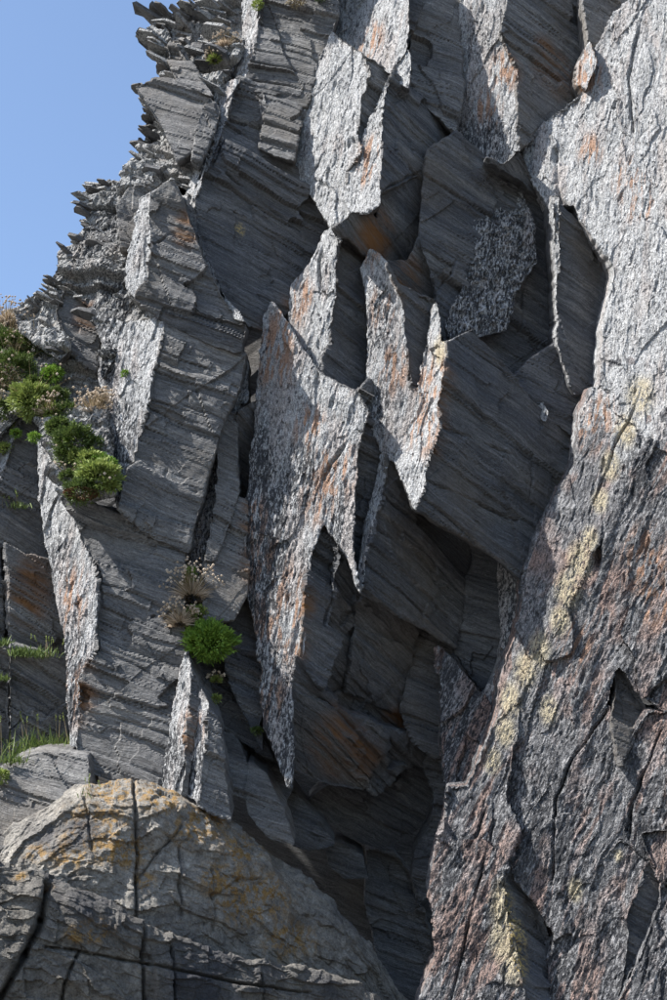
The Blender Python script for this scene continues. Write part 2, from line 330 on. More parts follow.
# ---- upper middle blocks
Fc('P2a', 'F', [(333,33),(340,0),(342,-60),(412,-60),(408,0),(408,30),(405,50),(391,73),(365,55)], [((391,73),0.05),((408,10),0.2)], 'p2a', nrm=(-0.60,-0.77,0.18))
Fc('P2b', 'F', [(333,33),(365,55),(366,88),(360,95),(357,130),(360,150),(345,172),(345,200),(352,212),(344,222),(333,228),(315,198),(300,180),(294,160),(296,140),(318,70)], [((365,60),0.05),((357,130),-0.02)], 'p2b', nrm=(-0.60,-0.78,0.15))
Fc('P2d', 'E', [(365,55),(391,73),(378,108),(360,150),(357,130),(366,88)], ('P2b', (365,60), (357,130)), 'p2b', nrm=(0.4,-0.86,-0.2))
Fc('P2e', 'F', [(391,74),(384,100),(382,150),(381,190),(378,205),(366,213),(352,212),(345,200),(345,172),(360,150),(378,108)], ('P2b', (350,185)), 'p3', nrm=(-0.58,-0.80,0.10))
Fc('P3', 'D', [(391,74),(424,103),(456,133),(442,142),(428,150),(425,172),(385,190),(381,190),(382,150),(384,100)], ('P2e', (391,74), (381,190)), 'p3')
Fc('P3b', 'D', [(385,190),(425,172),(422,205),(420,236),(377,221),(381,192)], [((385,195),-0.15),((378,220),-0.12)], 'p3b')
Fc('P3u', 'U', [(333,228),(344,222),(352,213),(366,213),(377,220),(420,236),(408,264),(385,262),(365,254),(350,238)], ('P3b', (378,221), (420,236)), 'p3u', nrm=(0.2,-0.82,-0.5))
Fc('P3v', 'U', [(385,262),(408,262),(420,236),(428,262),(437,290),(436,302),(398,286)], [((400,270),0.1)], 'p3v', nrm=(0.35,-0.8,-0.45))
Fc('P2c', 'E', [(424,-60),(464,-60),(462,0),(458,40),(461,85),(456,133),(424,103),(408,86),(409,60),(412,40),(422,0)], [((412,50),0.70)], 'p2c', nrm=(0.18,-0.96,0.06))
Fc('P2f', 'E', [(408,-60),(424,-60),(422,0),(406,48),(408,30)], [((412,20),0.75)], 'p2f')
Fc('P2g', 'F', [(408,50),(410,56),(408,88),(391,74)], [((400,70),-0.05)], 'p2g')
Fc('P6', 'F', [(464,-60),(515,-60),(508,0),(501,32),(516,68),(517,130),(519,150),(505,165),(488,160),(470,150),(456,133),(461,85),(458,40),(462,0)], [((517,130),0.35),((512,40),0.45)], 'p6')
Fc('P7', 'D', [(515,-60),(590,-60),(584,0),(591,60),(585,86),(560,112),(520,148),(517,130),(516,68),(501,32),(508,0)], ('P6', (517,130), (512,40)), 'p7', nrm=(0.45,-0.84,-0.12))
Fc('P7b', 'E', [(590,-60),(640,-60),(620,-5),(617,14),(598,50),(591,60),(584,0)], [((590,20),0.5)], 'p7b', nrm=(0.35,-0.9,-0.05))
Fc('P7c', 'L', [(580,60),(590,42),(596,60),(586,88),(578,80)], [((588,60),0.1)], 'p7c')
# ---- recessed rough face and dark faces of the centre
Fc('B0d', 'D', [(428,150),(442,142),(456,133),(488,160),(520,178),(553,208),(557,262),(558,340),(515,377),(472,330),(446,343),(437,302),(437,290),(428,262),(420,236),(425,172)], [((440,200),0.15)], 'b0', nrm=(0.36,-0.90,-0.10))
Fc('B0g', 'G', [(447,142),(462,142),(500,168),(520,190),(532,225),(536,262),(515,290),(505,330),(480,336),(452,340),(446,325),(462,296),(474,262),(464,222),(452,190)], ('B0d', (485,250), 0.0), 'b0g', thick=0.9, nrm=(0.10,-0.98,0.06))
Fc('P5', 'L', [(362,268),(371,250),(386,262),(396,285),(402,300),(406,350),(408,388),(420,390),(424,402),(412,422),(397,448),(394,462),(386,456),(371,422),(369,380),(368,300)], [((402,300),-0.42),((406,385),-0.45)], 'p5', nrm=(-0.5,-0.86,0.08))
Fc('P5d', 'D', [(386,262),(398,284),(436,302),(434,320),(425,360),(420,392),(408,388),(406,350),(402,300),(396,285)], ('P5', (402,300), (406,385)), 'p5')
Fc('P5t', 'D', [(357,393),(369,380),(371,422),(386,456),(378,482),(366,530),(360,590),(352,545),(354,505),(356,450),(364,425)], [((372,450),-0.05)], 'p5t', nrm=(0.2,-0.95,-0.2))
Fc('B1l', 'L', [(425,360),(436,302),(441,343),(446,358),(441,392),(438,405),(441,425),(426,470),(416,508),(411,495),(395,461),(398,448),(415,421),(424,402),(420,388)], [((441,392),-1.0),((416,508),-1.1)], 'b1')
Fc('B1', 'D', [(446,343),(472,330),(515,377),(530,400),(560,424),(580,438),(577,465),(565,485),(553,507),(545,522),(530,560),(526,584),(500,560),(470,540),(416,508),(426,470),(441,425),(438,405),(441,392),(446,358)], ('B1l', (441,392), (416,508)), 'b1', thick=1.2, nrm=(0.42,-0.82,-0.38))
Fc('P8l', 'L', [(383,455),(388,457),(381,495),(366,556),(361,592),(358,585),(365,530),(377,482)], [((388,457),-0.30),((366,556),-0.40)], 'p8')
Fc('P8', 'D', [(386,455),(396,460),(412,496),(416,506),(470,540),(474,560),(460,610),(454,647),(400,616),(361,592),(366,556),(381,495)], ('P8l', (388,457), (366,556)), 'p8')
Fc('P8r', 'E', [(470,538),(500,558),(503,600),(505,640),(498,675),(491,702),(470,672),(454,647),(460,610),(474,560)], [((470,560),1.0)], 'p8r', nrm=(-0.1,-0.97,-0.2))
# ---- notch in the right wall
Fc('Wd', 'D', [(555,200),(580,225),(613,258),(614,285),(607,322),(604,385),(590,392),(576,394),(558,340),(557,262)], [((557,262),-0.12),((558,340),-0.12)], 'wd', nrm=(0.4,-0.88,-0.2))
Fc('Wl', 'L', [(551,196),(558,196),(558,235),(560,272),(556,268),(554,235)], ('Wd', (557,262), (558,340)), 'wd')
Fc('Wg', 'D', [(515,377),(530,360),(545,350),(559,341),(577,394),(582,412),(580,440),(560,424),(545,418),(530,400)], [((545,380),0.15)], 'wg', nrm=(0.28,-0.95,-0.08))
Fc('Wf', 'F', [(526,397),(533,390),(548,412),(545,421)], ('Wg', (540,405), -0.03), 'wf', thick=0.5)
Fc('We', 'D', [(486,158),(505,165),(519,150),(530,176),(553,208),(520,178)], [((520,170),0.25)], 'we')
# ---- right wall, upper and middle
Fc('R1', 'R', [(519,149),(545,125),(562,112),(588,90),(592,64),(598,50),(617,14),(640,-5),(650,-60),(800,-60),(800,330),(667,372),(612,392),(603,388),(605,330),(614,290),(616,264),(592,232),(575,203),(551,206),(531,176)], [((590,230),-0.30)], 'r1', thick=2.5, nrm=(-0.47,-0.88,0.06))
Fc('R2', 'R', [(592,388),(603,388),(612,392),(667,372),(800,330),(800,470),(700,470),(650,440),(615,505),(600,540),(585,570),(550,640),(520,700),(497,722),(500,690),(512,650),(524,620),(525,585),(531,560),(545,522),(553,507),(565,485),(577,465),(580,438),(583,414)], ('R1', (592,388)), 'r2', thick=2.5, nrm=(-0.52,-0.85,0.03))
Fc('R2l', 'L', [(500,563),(515,575),(527,590),(525,620),(512,650),(503,672),(492,706),(485,700),(498,675),(505,640),(503,600)], [((510,620),0.55)], 'r2l')
Fc('R3', 'Q', [(650,440),(700,470),(800,470),(800,700),(667,712),(640,695),(618,660),(608,700),(585,735),(560,770),(545,790),(520,830),(505,800),(510,760),(520,700),(550,640),(585,570),(600,540),(615,505)], ('R2', (615,505), (550,640)), 'r3', thick=2.5)
Fc('R3n', 'D', [(618,660),(640,695),(648,712),(632,730),(620,765),(612,720)], ('R3', (618,690), 0.05), 'r3n', nrm=(0.25,-0.96,0.05))
Fc('R3d', 'E', [(598,500),(615,505),(603,545),(596,590),(588,600),(592,550)], [((600,545),0.05)], 'r3d', nrm=(0.3,-0.95,0.0), thick=0.8)
Fc('R4', 'Q', [(545,790),(560,770),(585,735),(610,705),(620,765),(632,735),(648,712),(667,712),(800,700),(800,850),(667,830),(640,832),(655,870),(650,860),(620,838),(570,900),(556,935),(540,905),(520,880),(512,850),(520,830)], ('R3', (585,735), (545,790)), 'r4', thick=2.5)
Fc('R5', 'Q', [(497,722),(520,700),(510,760),(505,800),(520,830),(512,850),(500,888),(478,930),(465,1010),(455,1090),(400,1090),(424,1000),(440,965),(438,920),(428,898),(434,870),(446,830),(450,790),(468,790),(482,760)], ('R2', (520,700)), 'r5', thick=2.5)
Fc('R5m', 'Q', [(437,650),(447,655),(487,702),(497,722),(482,760),(468,790),(450,790),(444,740),(442,670)], [((460,720),0.55)], 'r5m', nrm=(-0.25,-0.96,0.1))
Fc('R6', 'Q', [(500,888),(506,892),(512,930),(516,960),(524,1000),(540,1090),(455,1090),(465,1010),(478,930)], ('R5', (500,888), (478,930)), 'r6', thick=2.5)
Fc('R6d', 'D', [(506,892),(512,850),(520,880),(540,905),(552,940),(552,1090),(540,1090),(524,1000),(516,960),(512,930)], ('R6', (506,892), (516,960)), 'r6', nrm=(0.5,-0.84,0.12))
Fc('R7', 'Q', [(556,935),(570,900),(620,838),(650,860),(643,870),(626,920),(625,975),(618,1010),(610,1090),(548,1090),(550,1010),(548,965)], ('R4', (570,900), (620,838)), 'r7', thick=2.5)
Fc('R7d', 'D', [(652,858),(664,885),(662,905),(645,950),(626,985),(618,1010),(625,975),(626,920),(643,870)], ('R7', (643,870), (625,975)), 'r7', nrm=(0.2,-0.97,0.02))
Fc('R8', 'Q', [(640,832),(667,830),(800,850),(800,1090),(610,1090),(618,1010),(645,950),(662,905),(664,885),(655,870)], ('R7', (660,890)), 'r8', thick=2.5)
# ---- the dark slabs over the cave
Fc('N1', 'D', [(323,521),(338,545),(332,590),(325,625),(340,640),(322,690),(300,660),(304,600),(310,556)], ('C1b', (310,556), (304,630)), 'n1', nrm=(0.45,-0.76,-0.46))
Fc('N2', 'D', [(338,545),(358,583),(352,640),(345,690),(322,690),(340,640),(325,625),(332,590)], ('N1', (332,590), -0.10), 'n2')
Fc('N3', 'D', [(358,583),(361,592),(400,616),(417,628),(412,648),(356,628)], ('N2', (357,600), -0.12), 'n3')
Fc('N4', 'D', [(356,628),(412,648),(402,712),(378,702),(345,690),(352,645)], ('N3', (380,638), -0.06), 'n4')
Fc('N5', 'D', [(300,660),(322,690),(335,700),(332,708),(292,690),(296,655)], ('N1', (312,670), 0.06), 'n5')
Fc('N6', 'D', [(335,694),(345,690),(378,702),(402,712),(415,725),(412,738),(380,728),(333,708)], ('N4', (375,700), 0.10), 'n6')
Fc('N7', 'D', [(291,690),(333,708),(380,728),(368,790),(330,785),(294,770),(293,740)], ('N5', (312,698), -0.08), 'n7')
Fc('N8', 'E', [(412,648),(417,628),(454,647),(442,665),(443,740),(440,762),(415,740),(402,712)], [((420,680),1.3)], 'n8', nrm=(0.0,-0.98,-0.2))
Fc('N9', 'D', [(380,728),(412,738),(425,755),(395,775),(375,795),(368,790)], ('N7', (374,760), 0.10), 'n9')
Fc('N10', 'U', [(330,785),(368,790),(395,775),(425,755),(436,800),(415,830),(385,850),(345,835),(310,800)], [((370,800),2.4)], 'n10', nrm=(0.2,-0.8,-0.5))
Fc('N11', 'E', [(418,752),(440,762),(446,795),(443,830),(436,870),(428,895),(418,905),(414,880),(417,850),(430,830),(436,800)], [((430,830),2.1)], 'n11', nrm=(-0.3,-0.9,-0.2))
Fc('N12', 'E', [(258,725),(276,752),(292,788),(286,800),(270,775),(255,765),(235,735),(245,710)], [((265,750),1.2)], 'n12')
Fc('Q1', 'E', [(217,722),(235,735),(252,782),(247,800),(222,790)], [((230,760),0.3)], 'q1', nrm=(0.0,-0.97,0.2))
Fc('Q2', 'E', [(250,762),(266,775),(284,812),(294,845),(270,838),(250,815),(246,790)], [((262,800),0.1)], 'q2', nrm=(0.0,-0.97,0.2))
Fc('Q3', 'E', [(286,784),(300,800),(320,822),(334,845),(310,850),(294,845),(284,812)], [((300,820),1.6)], 'q3', nrm=(0.0,-0.97,0.15))
Fc('Q4', 'E', [(323,838),(345,846),(362,856),(368,878),(345,878),(330,865)], [((345,860),2.5)], 'q4', nrm=(0.1,-0.97,0.15))
Fc('Q5', 'E', [(366,850),(390,850),(414,880),(418,905),(432,940),(438,965),(425,1000),(400,1000),(375,950),(365,900)], [((395,910),3.6)], 'q5', nrm=(0.2,-0.95,0.15))

# ------------------------------------------------------------------ faceted blocks -> dense displaced rock
def jag(poly):
    """break each straight edge into a ragged line; the same edge always breaks the same way"""
    out = []
    n = len(poly)
    for k in range(n):
        a, b = poly[k], poly[(k+1) % n]
        rev = a > b
        p, q = (b, a) if rev else (a, b)
        r = random.Random(int(p[0]*7919+p[1]*104729+q[0]*1299709+q[1]*15485863))
        pts = [p, q]
        Lg = math.hypot(q[0]-p[0], q[1]-p[1]); amp = min(1.7, 0.028*Lg)*JAGK
        while math.hypot(pts[1][0]-pts[0][0], pts[1][1]-pts[0][1]) > 4.5:
            new = []
            for i in range(len(pts)-1):
                u, v = pts[i], pts[i+1]; d = math.hypot(v[0]-u[0], v[1]-u[1])+1e-6
                o = r.uniform(-1, 1)*amp
                new += [u, ((u[0]+v[0])/2-(v[1]-u[1])/d*o, (u[1]+v[1])/2+(v[0]-u[0])/d*o)]
            pts = new+[pts[-1]]; amp *= 0.55
        pts = [pts[0]]+[(a_[0]+r.uniform(-0.9, 0.9), a_[1]+r.uniform(-0.9, 0.9)) for a_ in pts[1:-1]]+[pts[-1]]
        if rev: pts = pts[::-1]
        out += pts[:-1]
    A = sum(out[i][0]*out[(i+1) % len(out)][1]-out[(i+1) % len(out)][0]*out[i][1] for i in range(len(out)))
    sg = 1 if A > 0 else -1; res = []
    for i in range(len(out)):
        a, b, c = out[i-1], out[i], out[(i+1) % len(out)]
        tx, ty = c[0]-a[0], c[1]-a[1]; l = math.hypot(tx, ty)+1e-6
        res.append((b[0]+sg*ty/l*GROW, b[1]-sg*tx/l*GROW))
    return res

GROW = 1.7
JAGK = 1.0
VOX = 0.024
# stains: (x, y, facet, radius in m, strength)
RUST = [(275,585,'C1b',0.5),(268,625,'C1b',0.5),(288,600,'C1b',0.5),(256,520,'C1b',0.4),(300,600,'C1b',0.35),(320,490,'C1',0.5),(275,360,'C1',0.5),(275,345,'C1',0.55),(282,330,'C1',0.4),(335,470,'C1',0.5),(310,430,'C1',0.4),(262,560,'C1b',0.5),(280,610,'C1b',0.6),(262,660,'C1b',0.4),(292,640,'C1b',0.4),(270,700,'C1b',0.4),
        (300,300,'P4',0.4),(425,425,'B1l',0.5),(432,380,'B1l',0.5),(70,600,'S1l',0.5),(75,690,'S1l',0.5),(385,310,'P5',0.4),(392,370,'P5',0.4),(370,150,'P2e',0.3),(365,170,'P2e',0.3),(370,40,'P2a',0.4),
        (345,750,'N7',0.55),(330,735,'N7',0.5),(365,755,'N7',0.4),(395,715,'N6',0.4),(375,240,'P3u',0.5),(405,280,'P3v',0.4),(585,70,'P7c',0.5),(545,60,'P7',0.4),(560,75,'P7',0.4),(488,110,'P6',0.4),(505,70,'P6',0.4),
        (590,430,'R2',0.35),(600,415,'R2',0.35),(640,200,'R1',0.4),(630,180,'R1',0.4),(590,150,'R1',0.3),(30,590,'S0c',0.5),(190,730,'S2l',0.3),(85,315,'K5',0.3),(185,230,'T3',0.3),(645,560,'R3',0.5),(655,600,'R3',0.4),(575,640,'R2',0.40)]
YEL = [(640,395,'R2',0.31),(625,430,'R2',0.25),(610,465,'R2',0.22),(600,500,'R2',0.19),(590,540,'R2',0.19),(580,560,'R2',0.28),(568,590,'R2',0.28),(560,620,'R2',0.22),(540,650,'R2',0.25),(525,670,'R2',0.25),(510,700,'R2',0.25),(505,730,'R5',0.22),(492,760,'R5',0.19),(440,350,'B1l',0.25),
       (505,905,'R6',0.3),(512,930,'R6d',0.35),(515,960,'R6d',0.3),(505,940,'R6',0.3),(575,890,'R7',0.15),(240,230,'T2',0.12),(548,710,'R3',0.2),(618,855,'R4',0.1)]
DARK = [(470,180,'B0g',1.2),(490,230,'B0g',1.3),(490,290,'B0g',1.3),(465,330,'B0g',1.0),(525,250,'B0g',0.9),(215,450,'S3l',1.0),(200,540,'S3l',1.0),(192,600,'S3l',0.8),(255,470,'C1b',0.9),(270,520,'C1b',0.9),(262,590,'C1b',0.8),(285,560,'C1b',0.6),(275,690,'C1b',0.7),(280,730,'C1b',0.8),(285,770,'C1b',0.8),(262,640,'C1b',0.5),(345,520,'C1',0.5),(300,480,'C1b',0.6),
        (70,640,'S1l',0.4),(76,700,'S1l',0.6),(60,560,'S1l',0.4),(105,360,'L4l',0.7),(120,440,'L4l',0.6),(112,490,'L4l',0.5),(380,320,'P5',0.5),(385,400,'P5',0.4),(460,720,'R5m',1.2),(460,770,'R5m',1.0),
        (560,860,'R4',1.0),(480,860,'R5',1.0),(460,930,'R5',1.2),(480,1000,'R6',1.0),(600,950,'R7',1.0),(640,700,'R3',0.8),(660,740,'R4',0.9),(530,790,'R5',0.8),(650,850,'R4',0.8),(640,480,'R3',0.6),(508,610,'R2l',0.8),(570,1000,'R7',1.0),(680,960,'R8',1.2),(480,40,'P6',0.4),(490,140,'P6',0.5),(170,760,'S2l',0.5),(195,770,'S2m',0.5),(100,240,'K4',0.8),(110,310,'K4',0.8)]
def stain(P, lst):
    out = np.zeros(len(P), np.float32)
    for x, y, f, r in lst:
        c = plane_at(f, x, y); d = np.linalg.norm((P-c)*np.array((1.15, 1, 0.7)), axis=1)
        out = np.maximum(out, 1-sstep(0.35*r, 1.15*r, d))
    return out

def fast_mesh(name, V, faces, mats, mi=None, smooth=False):
    me = bpy.data.meshes.new(name)
    F = np.asarray(faces, np.int32); k = F.shape[1]
    me.vertices.add(len(V)); me.vertices.foreach_set('co', np.asarray(V, np.float32).ravel())
    me.loops.add(F.size); me.loops.foreach_set('vertex_index', F.ravel())
    me.polygons.add(len(F)); me.polygons.foreach_set('loop_start', np.arange(0, F.size, k, dtype=np.int32))
    for m in mats: me.materials.append(m)
    if mi is not None: me.polygons.foreach_set('material_index', np.asarray(mi, np.int32))
    me.polygons.foreach_set('use_smooth', np.full(len(F), smooth))
    me.update(calc_edges=True)
    return me
def add_attr(me, name, arr):
    a = me.attributes.new(name, 'FLOAT', 'POINT'); a.data.foreach_set('value', np.asarray(arr, np.float32))
def vnormals(V, F):
    a, b, c, d = V[F[:, 0]], V[F[:, 1]], V[F[:, 2]], V[F[:, 3]]
    n = np.cross(c-a, d-b); N = np.zeros_like(V)
    for k in range(4): np.add.at(N, F[:, k], n)
    return N/(np.linalg.norm(N, axis=1)[:, None]+1e-9)

def lam_disp(p):
    s = p@NB + 0.10*perlin(p*0.7) + 0.015*perlin(p*3.1)
    u = p@TB + 0.3*perlin(p*0.9+11)
    out = 0
    for T, Lg, amp, gr in ((0.55, 1.7, 0.19, 0.06), (0.19, 1.0, 0.075, 0.04), (0.075, 0.6, 0.007, 0.003)):
        x = s/T + 0.35*np.sin(s/T*2.39+1.0)
        i = np.floor(x); f = x-i
        j = np.floor(u/Lg + 17*hsh(i, i*0+3) + 0.15*perlin(p*4.0))
        h = hsh(i, j)
        out = out + amp*(h-0.5)
        out = out - gr*np.exp(-(np.minimum(f, 1-f)/0.06)**2)*(h > 0.6)
    # a few oblique joints
    for d, T in ((unit((0.85, 0.35, 0.35)), 1.9), (unit((0.5, 0.6, -0.6)), 2.7)):
        x = (p@d + 0.12*perlin(p*1.1+5))/T; i = np.floor(x); f = np.abs(x-np.round(x))*T
        lay = np.floor(s/0.8+0.3)
        out = out + 0.09*(hsh(i, lay)-0.5)
    out = out + 0.012*fbm(p*7, 2)
    return out*np.clip(0.75+0.9*perlin(p*0.55+21), 0.25, 1.6)
def rough_disp(p, n, lean, k=1.0, big_amp=0.5):
    sa = unit((lean, 0, 1.0)); sb = unit(np.cross(sa, (0, 1, 0)))
    q = np.stack([p@sa, p@sb, p[:, 1]], 1)
    w1 = np.stack([perlin(p*2.0), perlin(p*2.0+31), perlin(p*2.0+57)], 1)*0.10
    f1, f2, c1, d1 = worley((q+w1)*np.array((0.8, 4.2, 1.6)), True)
    g1, g2, c2, d2 = worley((q+w1)*np.array((2.4, 11.0, 5.0))+3.7, True)
    h1, h2, c3, d3 = worley((q+w1*1.5)*np.array((0.45, 1.25, 0.7))+1.3, True); t3 = (c3*9.1) % 1-0.5
    big = big_amp*(0.10*(c3-0.5) + 0.16*d3[:, 1]*t3 + 0.10*d3[:, 0]*((c3*4.7) % 1-0.5))
    t1 = (c1*7.3) % 1-0.5; t2 = (c2*5.7) % 1-0.5
    out = 0.05*(c1-0.5) + 0.030*(c2-0.5) + 0.10*d1[:, 1]*(t1+0.15) + 0.05*d1[:, 0]*t1 + 0.055*d2[:, 1]*(t2+0.15) + 0.03*d2[:, 0]*t2
    out = out - 0.05*(1-sstep(0.15, 0.45, g1))*(c2 > 0.72)
    out = out + 0.05*fbm(q*np.array((0.6, 2.0, 2.0)), 3) + 0.018*fbm(q*np.array((7, 13, 13)), 2)
    return out*k+big

def rock_object(name, V, F, fid, fams, parent, edge=1.0):
    N = vnormals(V, F)
    sty = np.array([FAM[f][1] for f in fams]+['lam'])
    st = sty[fid]
    disp = 0.035*fbm(V*0.9, 2)
    for s in np.unique(st):
        k = st == s; p = V[k]; n = N[k]
        if s == 'lam': d = lam_disp(p)
        elif s == 'rough': d = rough_disp(p, n, 0.15, 0.6)
        elif s == 'rough2': d = rough_disp(p, n, 0.45, 0.6, 1.25) + 0.04*fbm(p*1.1, 2)
        elif s == 'grate':
            g1, g2, c = worley(p*np.array((9.5, 8, 7))+0.5*perlin(p*5)[:, None])
            d = 0.03-0.06*sstep(0.06, 0.35, g2-g1)*(0.3+c) + 0.03*(c-0.5) + 0.07*fbm(p*1.6, 3)
        elif s == 'crag':
            d = 1.9*lam_disp(p) + rough_disp(p, n, 0.3, 0.8, 1.0) + 0.08*fbm(p*2.2, 3)
        disp[k] += d
    V2 = V + N*(disp*edge)[:, None]
    return V2

BROWN_LIT = {'ta', 'ta2', 'tc', 'T6', 'T7', 'T8', 'T9', 't3', 'K5', 'l4', 'l4e', 's1', 's1e', 's1f', 's0a', 's0b', 's0c', 's0d', 's0e', 's0f', 's0g', 's2', 's2b', 's3a', 's3b', 'p2c', 'p7', 'p7b', 'p2b', 'q1', 'q2'}  # blocks whose laminated faces take the slate lightened to look sunlit
CRACKS = [  # blocks, line in the photo, half width px, depth m
    (('c1',), [(357,424),(345,442),(332,462),(322,478)], 1.6, 0.12), (('c1',), [(318,374),(322,392),(316,420)], 1.2, 0.07), (('p4',), [(321,245),(320,300),(319,372)], 1.3, 0.12),
    (('p2a',), [(372,-10),(368,30),(362,55)], 1.0, 0.06), (('p2b',), [(330,60),(322,110),(318,150)], 1.0, 0.06), (('p2b',), [(338,140),(346,150),(352,140),(356,150)], 2.5, 0.12), (('p2b',), [(314,180),(326,186),(334,194)], 2.0, 0.10),
    (('r3','r4'), [(612,700),(566,770),(556,800),(552,900)], 1.0, 0.14), (('r4',), [(640,778),(632,800),(626,850)], 1.2, 0.16), (('r5',), [(508,730),(500,770),(470,850)], 1.1, 0.14),
    (('r3',), [(604,500),(598,545),(590,600)], 3.0, 0.25), (('r4','r7'), [(660,730),(640,780),(625,830)], 1.0, 0.12), (('r8',), [(667,880),(650,940),(640,1000)], 1.0, 0.12), (('r5','r6'), [(495,820),(480,880),(450,1000)], 1.0, 0.12),
    (('r1',), [(555,150),(560,200),(566,205)], 2.0, 0.20), (('r1',), [(640,20),(628,80),(632,130)], 1.0, 0.10), (('r2',), [(640,395),(612,450),(590,510)], 1.0, 0.10),
    (('n1','n2'), [(338,548),(330,600),(325,625)], 1.2, 0.10), (('p5','p4'), [(335,300),(362,312)], 1.0, 0.06), (('b0',), [(470,235),(455,265),(437,292)], 1.3, 0.10), (('b0',), [(520,180),(530,260),(520,330)], 1.0, 0.06),
    (('l4',), [(166,470),(152,500),(140,528)], 1.5, 0.10), (('l4',), [(178,470),(168,490)], 1.2, 0.08), (('l4',), [(128,462),(160,480),(196,492)], 1.4, 0.12), (('l4',), [(150,400),(190,412),(215,420)], 1.0, 0.06),
    (('s1',), [(97,650),(140,668),(180,690)], 1.2, 0.08), (('s1',), [(90,720),(130,735)], 1.2, 0.08), (('s0c','s0d'), [(3,545),(4,600),(8,645)], 1.8, 0.15),
    (('b1',), [(441,425),(480,440),(530,462)], 1.2, 0.06), (('b1',), [(536,455),(530,500)], 1.2, 0.08), (('b1',), [(430,480),(480,500),(520,520)], 1.3, 0.08), (('p8',), [(375,530),(420,556),(460,575)], 1.3, 0.08),
    (('t3',), [(152,245),(172,232),(190,250)], 1.2, 0.08), (('tb',), [(225,175),(262,205),(300,230)], 1.2, 0.08), (('p3',), [(385,190),(405,178),(425,172)], 1.6, 0.10), (('n7',), [(382,715),(374,760),(366,795)], 2.0, 0.12),
]
def make_block(bname, facets, parent):
    bm = bmesh.new()
    planes = []
    for name, fam, poly, thick in facets:
        P = [plane_at(name, *q) for q in jag(poly)]
        fr = [bm.verts.new(p) for p in P]; bk = [bm.verts.new(p+FWD*thick) for p in P]
        # pixel polygons may run either way: make the front face the viewer
        area = sum(poly[i][0]*poly[(i+1) % len(poly)][1]-poly[(i+1) % len(poly)][0]*poly[i][1] for i in range(len(poly)))
        if area > 0: fr.reverse(); bk.reverse()
        f1 = bm.faces.new(fr); f2 = bm.faces.new(bk[::-1])
        n = len(fr)
        for i in range(n): bm.faces.new((fr[(i+1) % n], fr[i], bk[i], bk[(i+1) % n]))
        planes.append((PL[name][0], PL[name][1], thick))
    bmesh.ops.triangulate(bm, faces=bm.faces[:], ngon_method='EAR_CLIP')
    me = bpy.data.meshes.new('tmp'); bm.to_mesh(me); bm.free()
    ob = bpy.data.objects.new('tmp', me); COL.objects.link(ob)
    md = ob.modifiers.new('r', 'REMESH'); md.mode = 'VOXEL'; md.voxel_size = VOX; md.adaptivity = 0
    dg = bpy.context.evaluated_depsgraph_get(); ev = ob.evaluated_get(dg); m2 = ev.to_mesh()
    V = np.empty(len(m2.vertices)*3, np.float32); m2.vertices.foreach_get('co', V); V = V.reshape(-1, 3).astype(np.float64)
    F = np.empty(len(m2.polygons)*4, np.int32); m2.loops.foreach_get('vertex_index', F); F = F.reshape(-1, 4)
    ev.to_mesh_clear(); bpy.data.objects.remove(ob); bpy.data.meshes.remove(me)
    if len(V) == 0: print('EMPTY', bname); return None
    N = vnormals(V, F)
    best = np.full(len(V), 1e9); fid = np.zeros(len(V), int); front = np.full(len(V), 1e9)
    for k, (p0, n, th) in enumerate(planes):
        d = (V-p0)@n
        cst = np.abs(d) + 0.35*(1-N@n)
        fid = np.where(cst < best, k, fid); best = np.minimum(best, cst); front = np.minimum(front, np.abs(d))
    depth_in = front            # distance behind the nearest face plane
    fid = np.where((best > 0.30), len(planes), fid)
    # drop what lies buried deep in the cliff
    keep_v = (front < 0.75)
    kf = keep_v[F].all(1); F = F[kf]
    used = np.unique(F); mp = -np.ones(len(V), int); mp[used] = np.arange(len(used))
    V = V[used]; F = mp[F].astype(np.int32); fid = fid[used]
    fams = [f[1] for f in facets]
    PN = np.array([p[1] for p in planes]+[(0, 0, 0)]); al = (N[used]*PN[fid]).sum(1)
    edge = np.where(fid == len(planes), 0.22, 0.3+0.7*sstep(0.55, 0.93, al))
    V2 = rock_object(bname, V, F, fid, fams, parent, edge)
    rel = V-CAM; dz = rel@FWD; px = 333.5+FPX*(rel@RT)/dz; py = 500-FPX*(rel@UP)/dz
    for bl, line, cw, cdp in CRACKS:
        if bname not in bl: continue
        wob = 2.0*perlin(V*2.7+4); dm = np.full(len(V), 1e9)
        for a, b in zip(line[:-1], line[1:]):
            t = np.clip(((px-a[0])*(b[0]-a[0])+(py-a[1])*(b[1]-a[1]))/((b[0]-a[0])**2+(b[1]-a[1])**2), 0, 1)
            dm = np.minimum(dm, np.hypot(px+wob-(a[0]+t*(b[0]-a[0])), py+wob*0.5-(a[1]+t*(b[1]-a[1]))))
        V2 = V2 - N[used]*(cdp*np.exp(-(dm/cw)**2)*np.clip(0.55+1.3*perlin(V*1.9+8), 0, 1.3))[:, None]
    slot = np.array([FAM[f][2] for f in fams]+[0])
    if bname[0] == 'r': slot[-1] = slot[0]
    if bname in BROWN_LIT: slot[slot == 0] = 4
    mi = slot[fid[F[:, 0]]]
    if bname in ('r1', 'r2'):          # the pale crust gives way downwards to the pinkish rock in a patchy line
        q0 = V2[F[:, 0]]; line_ = (py[F[:, 0]]-395-0.15*(px[F[:, 0]]-590))/70
        mi = np.where(line_ + 1.5*fbm(q0*1.6, 3) + 0.8*perlin(q0*7) > 0.3, 2, mi)
    me = fast_mesh('slab', V2, F, [M_LAM, M_PALE, M_PINK, M_CRAG, M_BROWN_LIT], mi)
    add_attr(me, 'dark', stain(V2, DARK)); add_attr(me, 'rust', stain(V2, RUST)); add_attr(me, 'yellow', stain(V2, YEL))
